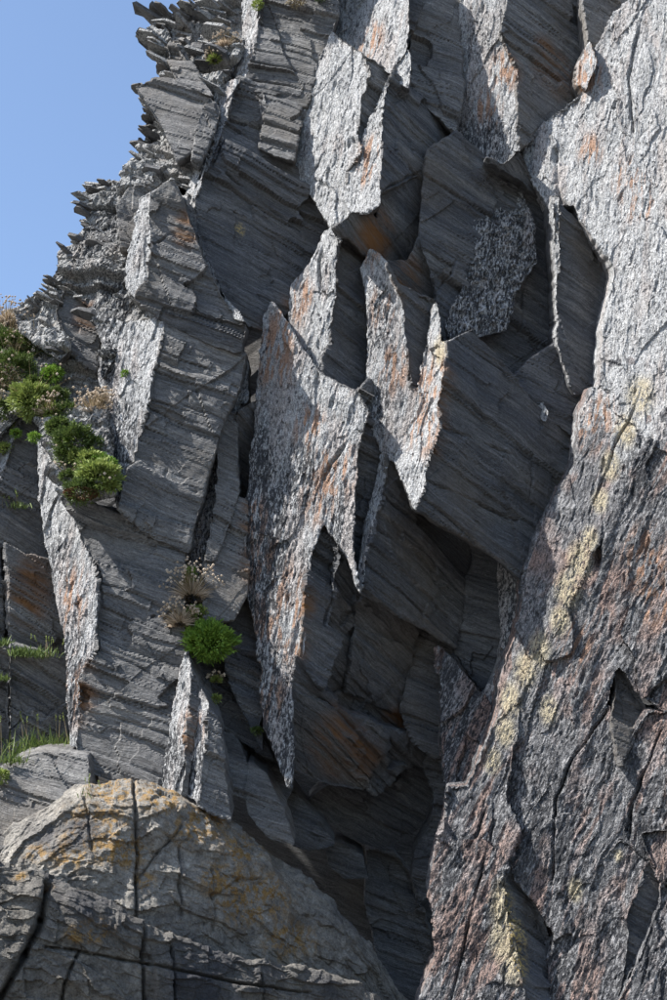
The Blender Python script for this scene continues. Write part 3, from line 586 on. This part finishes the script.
    o = bpy.data.objects.new('slab', me); COL.objects.link(o); o.parent = parent
    return o

# the body of the cliff behind the slabs: one solid, fills the gaps and carries on beyond the frame
def cliff_body():
    sil = [(250,-60),(230,10),(180,60),(165,110),(150,190),(110,215),(105,260),(100,340),(100,430),(-70,470),(-400,480)]
    bm = bmesh.new(); fr = []; bk = []
    pts = sil+[(-400,1090),(1100,1090),(1100,-350),(300,-350)]
    for x, y in pts:
        p = CAM+ray(x, y)*(base(y)+4.4); fr.append(bm.verts.new(p)); bk.append(bm.verts.new(p+FWD*6+np.array((1.5, 0, 0))))
    fr.reverse(); bk.reverse()
    n = len(fr); bm.faces.new(fr); bm.faces.new(bk[::-1])
    for i in range(n): bm.faces.new((fr[(i+1) % n], fr[i], bk[i], bk[(i+1) % n]))
    bmesh.ops.recalc_face_normals(bm, faces=bm.faces[:])
    bmesh.ops.triangulate(bm, faces=bm.faces[:], ngon_method='EAR_CLIP')
    bmesh.ops.subdivide_edges(bm, edges=bm.edges[:], cuts=5, use_grid_fill=True)
    for v in bm.verts:
        c = np.array([v.co]); v.co += Vector((0, 1, 0))*float(0.35*fbm(c*0.6, 3)[0])
    me = bpy.data.meshes.new('cliff'); bm.to_mesh(me); bm.free(); me.materials.append(M_LAM)
    o = bpy.data.objects.new('cliff', me); COL.objects.link(o); o['kind'] = 'structure'
    return o
CLIFF = cliff_body()
for bn, fl in BLOCKS.items(): make_block(bn, fl, CLIFF)

# ------------------------------------------------------------------ ground (pebble beach below the frame, to the horizon)
def ground():
    m, N, b = newmat('beach')
    pos = N.new('ShaderNodeNewGeometry').outputs['Position']
    c = N.ramp(N.noise(pos, 3, 5, 0.7), [(0.3, (0.05, 0.048, 0.046)), (0.7, (0.11, 0.105, 0.10))]); N.put(b.inputs['Base Color'], c)
    N.put(b.inputs['Normal'], N.bump(N.vor(pos, 6), 0.6, 0.05))
    bm = bmesh.new()
    bmesh.ops.create_grid(bm, x_segments=40, y_segments=40, size=1500)
    me = bpy.data.meshes.new('ground'); bm.to_mesh(me); bm.free(); me.materials.append(m)
    o = bpy.data.objects.new('ground', me); COL.objects.link(o); o['kind'] = 'structure'
ground()

# ------------------------------------------------------------------ rounded outcrops at the foot
def interp(poly, x):
    return np.interp(x, [p[0] for p in poly], [p[1] for p in poly])
def seg_dist(px, py, a, b):
    ax, ay = a; bx, by = b; dx, dy = bx-ax, by-ay
    t = np.clip(((px-ax)*dx+(py-ay)*dy)/(dx*dx+dy*dy), 0, 1)
    ex, ey = px-(ax+t*dx), py-(ay+t*dy)
    return np.hypot(ex, ey), np.sign(dx*(py-ay)-dy*(px-ax))
def outcrop(name, top, off, bulge, xc, xr, span, cracks, blocky, label, lichen, dark, xt=150, tl=0.66):
    """a rounded mass: front curves towards the viewer, top rolls back into the cliff"""
    x0, x1 = top[0][0], top[-1][0]
    X = np.arange(x0, x1+0.1, 1.5); nb_ = 26
    T = np.concatenate([np.linspace(-1, 0, nb_, endpoint=False), np.linspace(0, 1, 210)**1.12])
    XX, TT = np.meshgrid(X, T)
    yt = interp(top, XX) + 2.2*perlin(np.stack([XX.ravel()*0.05, XX.ravel()*0, XX.ravel()*0+4], 1)).reshape(XX.shape)
    YY = yt + np.maximum(TT, 0)*(1100-yt)
    q = np.clip((YY-yt)/span, 0, 1)
    prof = np.sqrt(1-(1-q)**2)
    side = np.sqrt(np.clip(1-((XX-xc)/xr)**2*0.85, 0.05, 1))
    dep = base(interp(top, XX)) + off - bulge*prof*side + (1-side)*bulge*0.8 + 45*np.logaddexp(0, (XX-xt)/45)*0.0165*tl
    P = CAM + (FWD + RT*((XX-333.5)/FPX)[..., None] - UP*((YY-500)/FPX)[..., None])*dep[..., None]
    bkk = np.maximum(-TT, 0)[..., None]
    P = P + bkk*np.array((0.0, 2.2, -0.25)) - (bkk**2)*np.array((0, 0, 0.5))
    P = P.reshape(-1, 3); nr, nc = XX.shape
    idx = np.arange(nr*nc).reshape(nr, nc)
    F = np.stack([idx[:-1, :-1], idx[1:, :-1], idx[1:, 1:], idx[:-1, 1:]], -1).reshape(-1, 4)
    Nn = vnormals(P, F)
    xs, ys = XX.ravel(), YY.ravel(); s = (ys-yt.ravel())*0.0165 + 0.16*perlin(P*0.9) + 0.03*perlin(P*4)
    s = s - np.maximum(-TT.ravel(), 0)*1.5
    u = xs*0.0165 + 0.2*perlin(P*1.3+3)
    d = 0.10*fbm(P*0.8, 2)
    lit = sstep(230, 90, xs)*sstep(150, 40, ys-yt.ravel())
    for Th, Lg, amp in ((0.60, 1.6, 0.05*blocky),):
        xx = s/Th+0.3*np.sin(s/Th*2.1); i = np.floor(xx); j = np.floor(u/Lg+13*hsh(i, i*0+1))
        h = hsh(i, j); f = xx-i
        d = d + amp*(h-0.5)*(1+0.3*lit)
    f1, f2, c1, dl = worley(np.stack([(P@TB)*1.6+s*1.2, s*3.2-(P@TB)*0.9, P[:, 1]*1.5], 1), True); d = d + 0.07*(c1-0.5)+0.06*dl[:, 0]*(c1-0.5)+0.05*dl[:, 1]*(c1-0.3)
    f1, f2, c1, dl = worley(np.stack([(P@TB)*3+s*2.5, s*5-(P@TB)*2.2, P[:, 1]*4], 1)+0.4*perlin(P*3)[:, None], True); d = d + 0.014*(c1-0.5)+0.016*dl[:, 1]
    d = d + 0.05*fbm(P*2.2, 3) + 0.016*fbm(P*11, 3)
    for pl, wd, dp in cracks:
        wob = 2.2*perlin(P*2.3+9)
        for a, b in zip(pl[:-1], pl[1:]):
            dist, sgn = seg_dist(xs+wob, ys+wob*0.6, a, b)
            d = d - dp*np.exp(-(dist/wd)**2) + 0.12*dp*np.exp(-(dist/(wd*7))**2)*sgn*(dist < wd*12)
    V = P + Nn*d[:, None]
    me = fast_mesh(name, V, F, [M_LEDGE if name == 'rock_ledge' else M_DOME])
    ye = np.zeros(len(V)); da = np.zeros(len(V))
    nz = perlin(P*1.4+2)
    for x, y, r in lichen: ye = np.maximum(ye, 1-sstep(0.4*r, 1.2*r, np.hypot(xs-x, (ys-y)*1.4)+10*nz))
    for x, y, r in dark: da = np.maximum(da, 1-sstep(0.4*r, 1.2*r, np.hypot(xs-x, (ys-y)*1.8)+12*nz))
    add_attr(me, 'yellow', ye); add_attr(me, 'rust', da)
    o = bpy.data.objects.new(name, me); COL.objects.link(o)
    o['label'] = label; o['category'] = 'rock'
    return o
outcrop('rock_dome', [(-90,905),(-40,872),(0,838),(25,808),(60,787),(90,780),(125,783),(170,790),(220,815),(270,850),(320,890),(345,915),(385,965),(420,1030),(440,1085)],
        -1.0, 1.5, 175, 300, 300,
        [([(133,786),(137,850),(134,930)], 1.6, 0.12), ([(181,845),(181,915)], 1.4, 0.08), ([(135,884),(160,852),(182,826)], 1.4, 0.07), ([(85,800),(92,850)], 1.2, 0.05), ([(212,870),(214,930)], 1.2, 0.06), ([(215,895),(238,880),(262,880)], 1.5, 0.05)],
        0.8, 'rounded grey dome of rock with orange lichen and a long vertical crack',
        [(95,830,45),(120,850,35),(70,855,28),(160,800,30),(200,825,35),(240,850,30),(145,880,16),(250,900,45),(220,880,30),(290,940,35),(110,790,30),(40,850,20)],
        [(60,830,50),(330,920,40),(200,930,60)])
outcrop('rock_ledge', [(-90,850),(0,858),(40,864),(72,878),(100,898),(150,928),(230,954),(330,976),(400,1004),(430,1040),(450,1085)],
        -2.25, 0.6, 20, 480, 140,
        [([(50,880),(40,920),(24,958),(-5,1005)], 3.0, 0.30), ([(143,932),(145,1000),(144,1080)], 1.6, 0.16), ([(172,946),(173,1000),(172,1080)], 1.5, 0.14), ([(80,952),(64,985),(52,1040)], 1.3, 0.12), ([(72,951),(150,964),(240,984)], 1.5, 0.10), ([(45,948),(72,951)], 1.5, 0.1), ([(240,984),(310,992)], 1.5, 0.1), ([(262,975),(268,1040)], 1.3, 0.1)],
        1.6, 'low dark shelf of jointed rock in front of the rounded dome',
        [(95,932,18),(80,935,12),(20,872,14),(52,882,8)], [(120,915,60),(60,880,60),(200,955,60),(300,985,70),(40,960,30),(200,990,60),(100,900,50)], xt=60, tl=0.42)

# ------------------------------------------------------------------ loose shards along the skyline and on the crags
def shard_mesh(r):
    n = r.randint(5, 7); L, W, H = r.uniform(0.25, 0.62), r.uniform(0.14, 0.34), r.uniform(0.04, 0.14)
    bm = bmesh.new(); A = sorted(r.uniform(0, 6.283) for _ in range(n))
    lo = []; hi = []
    for a in A:
        k = r.uniform(0.75, 1.1); x, y = math.cos(a)*L*k, math.sin(a)*W*k
        lo.append(bm.verts.new((x, y, -H/2*r.uniform(0.6, 1)))); hi.append(bm.verts.new((x*r.uniform(0.85, 1), y*r.uniform(0.85, 1), H/2*r.uniform(0.6, 1.2))))
    bm.faces.new(hi); bm.faces.new(lo[::-1])
    for i in range(n): bm.faces.new((lo[i], lo[(i+1) % n], hi[(i+1) % n], hi[i]))
    bmesh.ops.triangulate(bm, faces=bm.faces[:])
    me = bpy.data.meshes.new('shard'); bm.to_mesh(me); bm.free()
    me.materials.append(M_CRAG if r.random() < 0.5 else M_LAM)
    return me
R_ = random.Random(5)
SHM = [shard_mesh(R_) for _ in range(28)]
def inside(x, y, poly):
    c = False; j = len(poly)-1
    for i in range(len(poly)):
        xi, yi = poly[i]; xj, yj = poly[j]
        if (yi > y) != (yj > y) and x < (xj-xi)*(y-yi)/(yj-yi+1e-9)+xi: c = not c
        j = i
    return c
def place_shard(P, sc, spread=0.08):
    o = bpy.data.objects.new('shard', R_.choice(SHM)); COL.objects.link(o); o.parent = CLIFF
    n = Vector(NB)+Vector([R_.gauss(0, spread) for _ in range(3)]); n.normalize()
    ax = Vector((-0.9, -0.35, 0.36))+Vector([R_.gauss(0, 0.35) for _ in range(3)])
    ax = (ax-ax.dot(n)*n).normalized(); ay = n.cross(ax)
    M = Matrix((ax, ay, n)).transposed().to_4x4(); M.translation = Vector(P)
    o.matrix_world = M @ Matrix.Diagonal((sc, sc, sc*R_.uniform(0.7, 1.4), 1))
SKY = [('K1', [(225,2),(208,8),(180,12),(160,14),(150,17),(158,26),(168,34),(160,40)], 0.9), ('K2', [(152,30),(154,48),(158,60),(164,72)], 0.8), ('K3', [(137,86),(142,98),(150,112),(148,130),(143,150),(138,165),(132,182)], 0.75),
       ('K4', [(126,186),(112,184),(98,186),(86,196),(83,210),(90,228),(78,240),(68,254),(62,268),(52,281),(46,291)], 0.7), ('K6', [(46,291),(34,298),(20,308)], 0.5)]
for f, pl, sc in SKY:
    for a, b in zip(pl[:-1], pl[1:]):
        k = max(2, int(math.hypot(b[0]-a[0], b[1]-a[1])/3.4))
        for i in range(k):
            t = (i+R_.random())/k; x, y = a[0]+(b[0]-a[0])*t+R_.uniform(-1, 4), a[1]+(b[1]-a[1])*t+R_.uniform(-2, 2)
            place_shard(plane_at(f, x, y)-FWD*R_.uniform(-0.25, 0.2), sc*R_.uniform(0.25, 0.95)**1.2)
for f, cnt, sc in (('K1', 34, 0.95), ('K2', 8, 0.8), ('K3', 14, 0.7), ('K4', 26, 0.7), ('K6', 6, 0.6)):
    pl = POLY[f]; xs = [p[0] for p in pl]; ys = [p[1] for p in pl]; k = 0
    while k < cnt:
        x, y = R_.uniform(min(xs), max(xs)), R_.uniform(max(min(ys), -10), max(ys))
        if inside(x, y, pl): place_shard(plane_at(f, x, y)-FWD*R_.uniform(-0.02, 0.08), sc*R_.uniform(0.45, 1.1), 0.1); k += 1
# the long blade that juts out at the top
for (x, y, L) in ((152, 17, 1.0), (160, 12, 0.8), (168, 28, 0.8)):
    place_shard(plane_at('K1', x, y)-FWD*0.15, L, 0.08)

# ------------------------------------------------------------------ plants
def mat_plant(name, a, b_, trans=0.25):
    m, N, b = newmat(name)
    g = N.new('ShaderNodeNewGeometry')
    r = g.outputs['Random Per Island']
    c = N.mix(r, a, b_); N.put(b.inputs['Base Color'], c)
    b.inputs['Roughness'].default_value = 0.6; b.inputs['Specular IOR Level'].default_value = 0.3
    out = [n for n in N.n if n.type == 'OUTPUT_MATERIAL'][0]
    t = N.new('ShaderNodeBsdfTranslucent'); N.put(t.inputs[0], c)
    mx = N.new('ShaderNodeMixShader'); mx.inputs[0].default_value = trans
    N.l.new(b.outputs[0], mx.inputs[1]); N.l.new(t.outputs[0], mx.inputs[2]); N.l.new(mx.outputs[0], out.inputs[0])
    return m
P_DARK = mat_plant('cushion_green', (0.04, 0.065, 0.014), (0.12, 0.165, 0.04))
P_BRIGHT = mat_plant('leaf_green', (0.10, 0.19, 0.025), (0.22, 0.34, 0.05))
P_LIME = mat_plant('lime_leaf', (0.14, 0.19, 0.04), (0.31, 0.36, 0.10))
P_GRASS = mat_plant('grass_blade', (0.06, 0.10, 0.02), (0.17, 0.22, 0.06))
P_DRY = mat_plant('dry_flower', (0.36, 0.27, 0.18), (0.66, 0.56, 0.44))
P_STEM = mat_plant('dry_stem', (0.14, 0.10, 0.05), (0.30, 0.24, 0.13))
P_BROWN = mat_plant('dead_thatch', (0.10, 0.055, 0.03), (0.19, 0.11, 0.05))
PR = np.random.default_rng(21)
def blades(C, dirs, L, W, bend=0.25):
    """tapered three-point leaves: 2 triangles each"""
    n = len(C); sd_ = np.cross(dirs, PR.normal(size=(n, 3))); sd_ /= np.linalg.norm(sd_, axis=1)[:, None]+1e-9
    L = np.broadcast_to(L, n)[:, None]; W = np.broadcast_to(W, n)[:, None]
    mid = C+dirs*L*0.5; tip = C+dirs*L+np.array((0, 0, -1))*L*bend*PR.random((n, 1))
    V = np.stack([C-sd_*W*0.35, C+sd_*W*0.35, mid+sd_*W*0.5, mid-sd_*W*0.5, tip], 1).reshape(-1, 3)
    i = np.arange(n)[:, None]*5
    F = np.concatenate([i+np.array([[0, 1, 2]]), i+np.array([[0, 2, 3]]), i+np.array([[3, 2, 4]])])
    return V, F
def mesh_of(name, VF, mat, parent):
    V, F = VF; me = fast_mesh(name, V, F, [mat]); o = bpy.data.objects.new(name, me); COL.objects.link(o); o.parent = parent; o['kind'] = 'stuff'; return o
def heads(C, r):
    n = len(C); oc = np.array([(1,0,0),(-1,0,0),(0,1,0),(0,-1,0),(0,0,1),(0,0,-1)], float)
    V = (C[:, None, :]+oc[None]*np.broadcast_to(r, n)[:, None, None]).reshape(-1, 3)
    f = np.array([(0,2,4),(2,1,4),(1,3,4),(3,0,4),(2,0,5),(1,2,5),(3,1,5),(0,3,5)])
    F = (np.arange(n)[:, None, None]*6+f[None]).reshape(-1, 3)
    return V, F
def root(name, P, label, cat, group):
    o = bpy.data.objects.new(name, None); COL.objects.link(o); o.location = P; o.empty_display_size = 0.1
    o['label'] = label; o['category'] = cat
    if group: o['group'] = group
    return o
def spot(x, y, facet, fwd=0.0):
    return plane_at(facet, x, y)-FWD*fwd
def cushion(x, y, facet, r, label, mat=None, n=None, flowers=0, name='cushion_plant', group='plants on the ledges', fwd=0.05, brown=0, leaf=0.05):
    r = r*1.3 if facet == 'Vs' else r*1.15
    R = r*0.0162; P = spot(x, y, facet, fwd+R*0.45+(0.12 if facet == 'Vs' else 0)); o = root(name, P, label, 'plant', group)
    n = n or int(650*(r/10)**1.8)
    d = PR.normal(size=(n, 3)); d /= np.linalg.norm(d, axis=1)[:, None]; d[:, 2] = np.where(PR.random(n) < 0.6, np.abs(d[:, 2]), d[:, 2])
    # lobes so that the outline is uneven
    lob = 0.72+0.38*perlin(d*2.3+P*3)+0.15*perlin(d*6+P)
    C = d*R*np.array((1.0, 0.8, 0.8))*(lob*(0.7+0.3*PR.random(n)))[:, None]
    dr = d+np.array((0, 0, 0.45))+0.45*PR.normal(size=(n, 3)); dr /= np.linalg.norm(dr, axis=1)[:, None]
    mesh_of('foliage', blades(C, dr, PR.uniform(0.6, 1.3, n)*leaf, leaf*0.32), mat or P_DARK, o)
    if brown:
        m = int(n*0.35); d2 = PR.normal(size=(m, 3)); d2 /= np.linalg.norm(d2, axis=1)[:, None]; d2[:, 2] = -np.abs(d2[:, 2])*0.7
        mesh_of('dead_thatch', blades(d2*R*0.7*np.array((1, .8, .6)), d2, 0.05, 0.02), P_BROWN, o)
    if flowers: dried(o, P, R, flowers)
    return o
def dried(o, P, R, n):
    d = PR.normal(size=(n, 3)); d /= np.linalg.norm(d, axis=1)[:, None]; d[:, 2] = np.abs(d[:, 2])+0.25; d[:, 1] -= 0.2
    L = PR.uniform(0.9, 1.45, n)*R
    mesh_of('stem', blades(d*R*0.3, d, L*0.9, 0.008, 0.05), P_STEM, o)
    mesh_of('flower_head', heads(d*R*0.3+d*(L*0.9)[:, None], PR.uniform(0.014, 0.030, n)), P_DRY, o)
def dry_clump(x, y, facet, r, label, n=90, fwd=0.08):
    P = spot(x, y, facet, fwd); o = root('dried_thrift', P, label, 'plant', 'dried flower clumps'); dried(o, P, r*0.0135, n)
    m = 420; d = PR.normal(size=(m, 3)); d[:, 2] = np.abs(d[:, 2]); d /= np.linalg.norm(d, axis=1)[:, None]
    mesh_of('foliage', blades(d*r*0.006, d, PR.uniform(0.4, 1.2, m)*r*0.011, 0.016), P_LIME if r < 12 else P_DRY, o)
def grass(x, y, facet, r, label, n=260, seeds=14, fwd=0.1):
    P = spot(x, y, facet, fwd); o = root('grass_tuft', P, label, 'plant', 'grass tufts on the left ledges')
    R = r*0.0162; b = PR.normal(size=(n, 3))*np.array((0.5, 0.2, 0.05))*R
    d = np.stack([PR.normal(0, 0.45, n), PR.normal(-0.15, 0.3, n), np.ones(n)], 1); d /= np.linalg.norm(d, axis=1)[:, None]
    mesh_of('foliage', blades(b, d, PR.uniform(0.5, 1.2, n)*R*0.85, 0.014, 0.5), P_GRASS, o)
    if seeds:
        b = PR.normal(size=(seeds, 3))*np.array((0.8, 0.2, 0.05))*R; d = np.stack([PR.normal(-0.15, 0.15, seeds), PR.normal(0, 0.1, seeds), np.ones(seeds)], 1)
        L = PR.uniform(0.9, 1.5, seeds)*R
        mesh_of('stem', blades(b, d, L, 0.008, 0.0), P_STEM, o)
        tip = b+d*(L*0.8)[:, None]; k = 14
        C = np.repeat(tip, k, 0)+np.tile(np.linspace(0, 0.09, k), seeds)[:, None]*np.repeat(d, k, 0)
        dd = PR.normal(size=(len(C), 3)); dd[:, 2] = np.abs(dd[:, 2])+0.4; dd /= np.linalg.norm(dd, axis=1)[:, None]
        mesh_of('seed_head', blades(C, dd, 0.022, 0.012), P_LIME, o)
cushion(12, 347, 'Vs', 20, 'dark green cushion at the top of the grassy slope below the skyline', flowers=25)
cushion(38, 346, 'Vs', 17, 'dark green cushion beside the skyline crags, topmost on the slope', flowers=14)
cushion(-20, 365, 'Vs', 26, 'dark green cushion spilling in at the picture edge of the slope')
cushion(16, 372, 'Vs', 26, 'broad dark green cushion in the middle of the planted slope', flowers=16)
cushion(54, 376, 'Vs', 12, 'small round bright green cushion against the crag foot', P_BRIGHT)
cushion(36, 402, 'Vs', 23, 'loose lime green clump below the broad dark cushion', P_LIME, flowers=20, leaf=0.07)
cushion(58, 400, 'Vs', 16, 'dark green clump under the small round cushion')
cushion(78, 443, 'Vs', 22, 'flat dark green mat above the pale ridge', leaf=0.06)
cushion(62, 428, 'Vs', 13, 'dark green sprawling mat between slope and pale ridge')
cushion(92, 461, 'Vs', 12, 'small lime leaved plant above the bright leafy one', P_LIME, leaf=0.07)
cushion(102, 478, 'Vs', 20, 'bright green leafy plant against the shaded slab', P_LIME, leaf=0.08)
cushion(84, 492, 'Vs', 16, 'green cushion with brown dead base on the ridge crest', P_DARK, brown=1)
cushion(70, 477, 'Vs', 8, 'tiny grey green cushion on the orange lichened crest', flowers=8)
cushion(10, 425, 'S0l', 8, 'tiny lime cushion on the sloping pale face', P_LIME)
cushion(17, 434, 'S0l', 6, 'tiny green cushion on the edge of the triangular block', P_BRIGHT)
cushion(6, 449, 'S0l', 8, 'tiny lime sprig lowest on the sloping pale face', P_LIME)
cushion(37, 438, 'Vs', 6, 'tiny green sprig in the notch by the ridge', P_BRIGHT)
cushion(58, 352, 'Vs', 10, 'small dark cushion tucked under the skyline crag', flowers=6)
cushion(0, 410, 'Vs', 14, 'dark green cushion beside the big pale clump', flowers=10)
cushion(70, 412, 'Vs', 11, 'dark tuft below the crag foot, next to dried flowers')
cushion(96, 446, 'Vs', 11, 'dark green mat touching the weathered face')
cushion(104, 462, 'Vs', 10, 'small bright clump wedged against the weathered face', P_BRIGHT)
dry_clump(20, 352, 'Vs', 12, 'scattered dried flowers between the top two cushions', 60, 0.3)
dry_clump(52, 415, 'Vs', 14, 'dried stalks beneath the lime green clump', 80, 0.25)
cushion(68, 456, 'Vs', 11, 'dark mat along the crest of the pale ridge')
cushion(88, 476, 'Vs', 11, 'dark green clump between the lime leaved plants')
cushion(-8, 335, 'Vs', 16, 'dark green cushion under the pale dried crest flowers')
dry_clump(8, 326, 'Vs', 20, 'pale dried flowers along the crest of the slope', 130)
dry_clump(30, 328, 'Vs', 14, 'sparse dried flowers below the skyline crag', 60)
dry_clump(4, 392, 'Vs', 20, 'big pale clump of dried flowers on the slope', 220)
dry_clump(95, 416, 'Vs', 18, 'pale pinkish dried flowers beside the weathered face', 170)
dry_clump(105, 405, 'Vs', 12, 'small dried flower clump with a few green leaves', 60)
cushion(212, 640, 'S3c', 27, 'round bright green bush growing from the crevice', P_BRIGHT, name='samphire_bush', group=None, fwd=0.35, leaf=0.075)
cushion(201, 616, 'S3l', 15, 'lighter green shoots just above the round bush', P_LIME, fwd=0.25, leaf=0.07)
cushion(188, 575, 'S3l', 10, 'small bright green plant topmost in the crevice', P_BRIGHT, fwd=0.2, leaf=0.07)
dry_clump(195, 597, 'S3l', 24, 'straw coloured dried stalks above the round bush', 150, fwd=0.5)
dry_clump(183, 622, 'S3l', 17, 'straw coloured tangle at the side of the round bush', 90, fwd=0.6)
dry_clump(217, 680, 'S3c', 7, 'small hanging tuft under the round bush', 22, fwd=0.2)
cushion(217, 697, 'S3c', 5, 'tiny lime leaves hanging below the round bush', P_LIME, fwd=0.2)
cushion(257, 730, 'S3c', 5, 'tiny dark plant in the crevice beside the rusty face', P_DARK)
grass(50, 756, 'S0e', 36, 'bright green grass tuft on the rock behind the dome', 420, 18, 0.25)
cushion(75, 748, 'S0e', 10, 'low green clump beside the bright grass tuft', P_BRIGHT, fwd=0.25)
grass(25, 655, 'S0e', 15, 'thin dark grass on the shaded ledge', 160, 0, 0.15)
grass(45, 656, 'S0e', 16, 'grass with tall pale seed heads on the shaded ledge', 90, 8, 0.15)
grass(5, 645, 'S0f', 12, 'grass sprouting from the vertical crack', 100, 0, 0.15)
grass(6, 680, 'S0f', 10, 'pale grass lower in the vertical crack', 60, 3, 0.15)
grass(12, 762, 'S0g', 14, 'low grass at the edge of the flat rock', 120, 5, 0.1)
cushion(2, 775, 'S0g', 9, 'small green cushion on the flat rock', P_LIME)
grass(20, 508, 'S0b', 12, 'dry brownish grass on the shaded block', 60, 10, 0.1)
grass(96, 783, 'S1d', 13, 'three thin flower stalks on top of the dome', 5, 4, 1.2)
cushion(323, 12, 'P2a', 10, 'green tuft at the top of the big pale slab', P_DARK, fwd=0.9)
cushion(297, 0, 'T1', 14, 'brown withered tuft on the top slab', P_STEM, fwd=0.1)
cushion(258, 8, 'T1l', 7, 'lime tuft at the head of the slab edge', P_LIME, fwd=0.1)
dry_clump(226, 50, 'K1', 14, 'brown dry grass in the shards at the top', 60)
dry_clump(215, 62, 'K1', 10, 'tiny dry clump below the brown grass in the shards', 40)
cushion(126, 374, 'L4l', 4, 'tiny green sprig on the pale weathered face', P_BRIGHT)

for k in range(16):
    t = k/15; x = -5+t*110+PR.uniform(-14, 14); y = 350+t*135+PR.uniform(-16, 16)
    cushion(x, y, 'Vs', PR.uniform(6, 10), 'low straggling %s tuft in the strip of plants along the left ledge' % ['dark green', 'olive green with sparse leaves,', 'bright green', 'lime green'][k % 4].replace(' with sparse leaves,', ''), [P_DARK, P_GRASS, P_BRIGHT, P_LIME][k % 4], flowers=6 if k % 3 == 0 else 0, name='low_tuft', group='low tufts filling the plant strip', leaf=0.08, fwd=0.10)
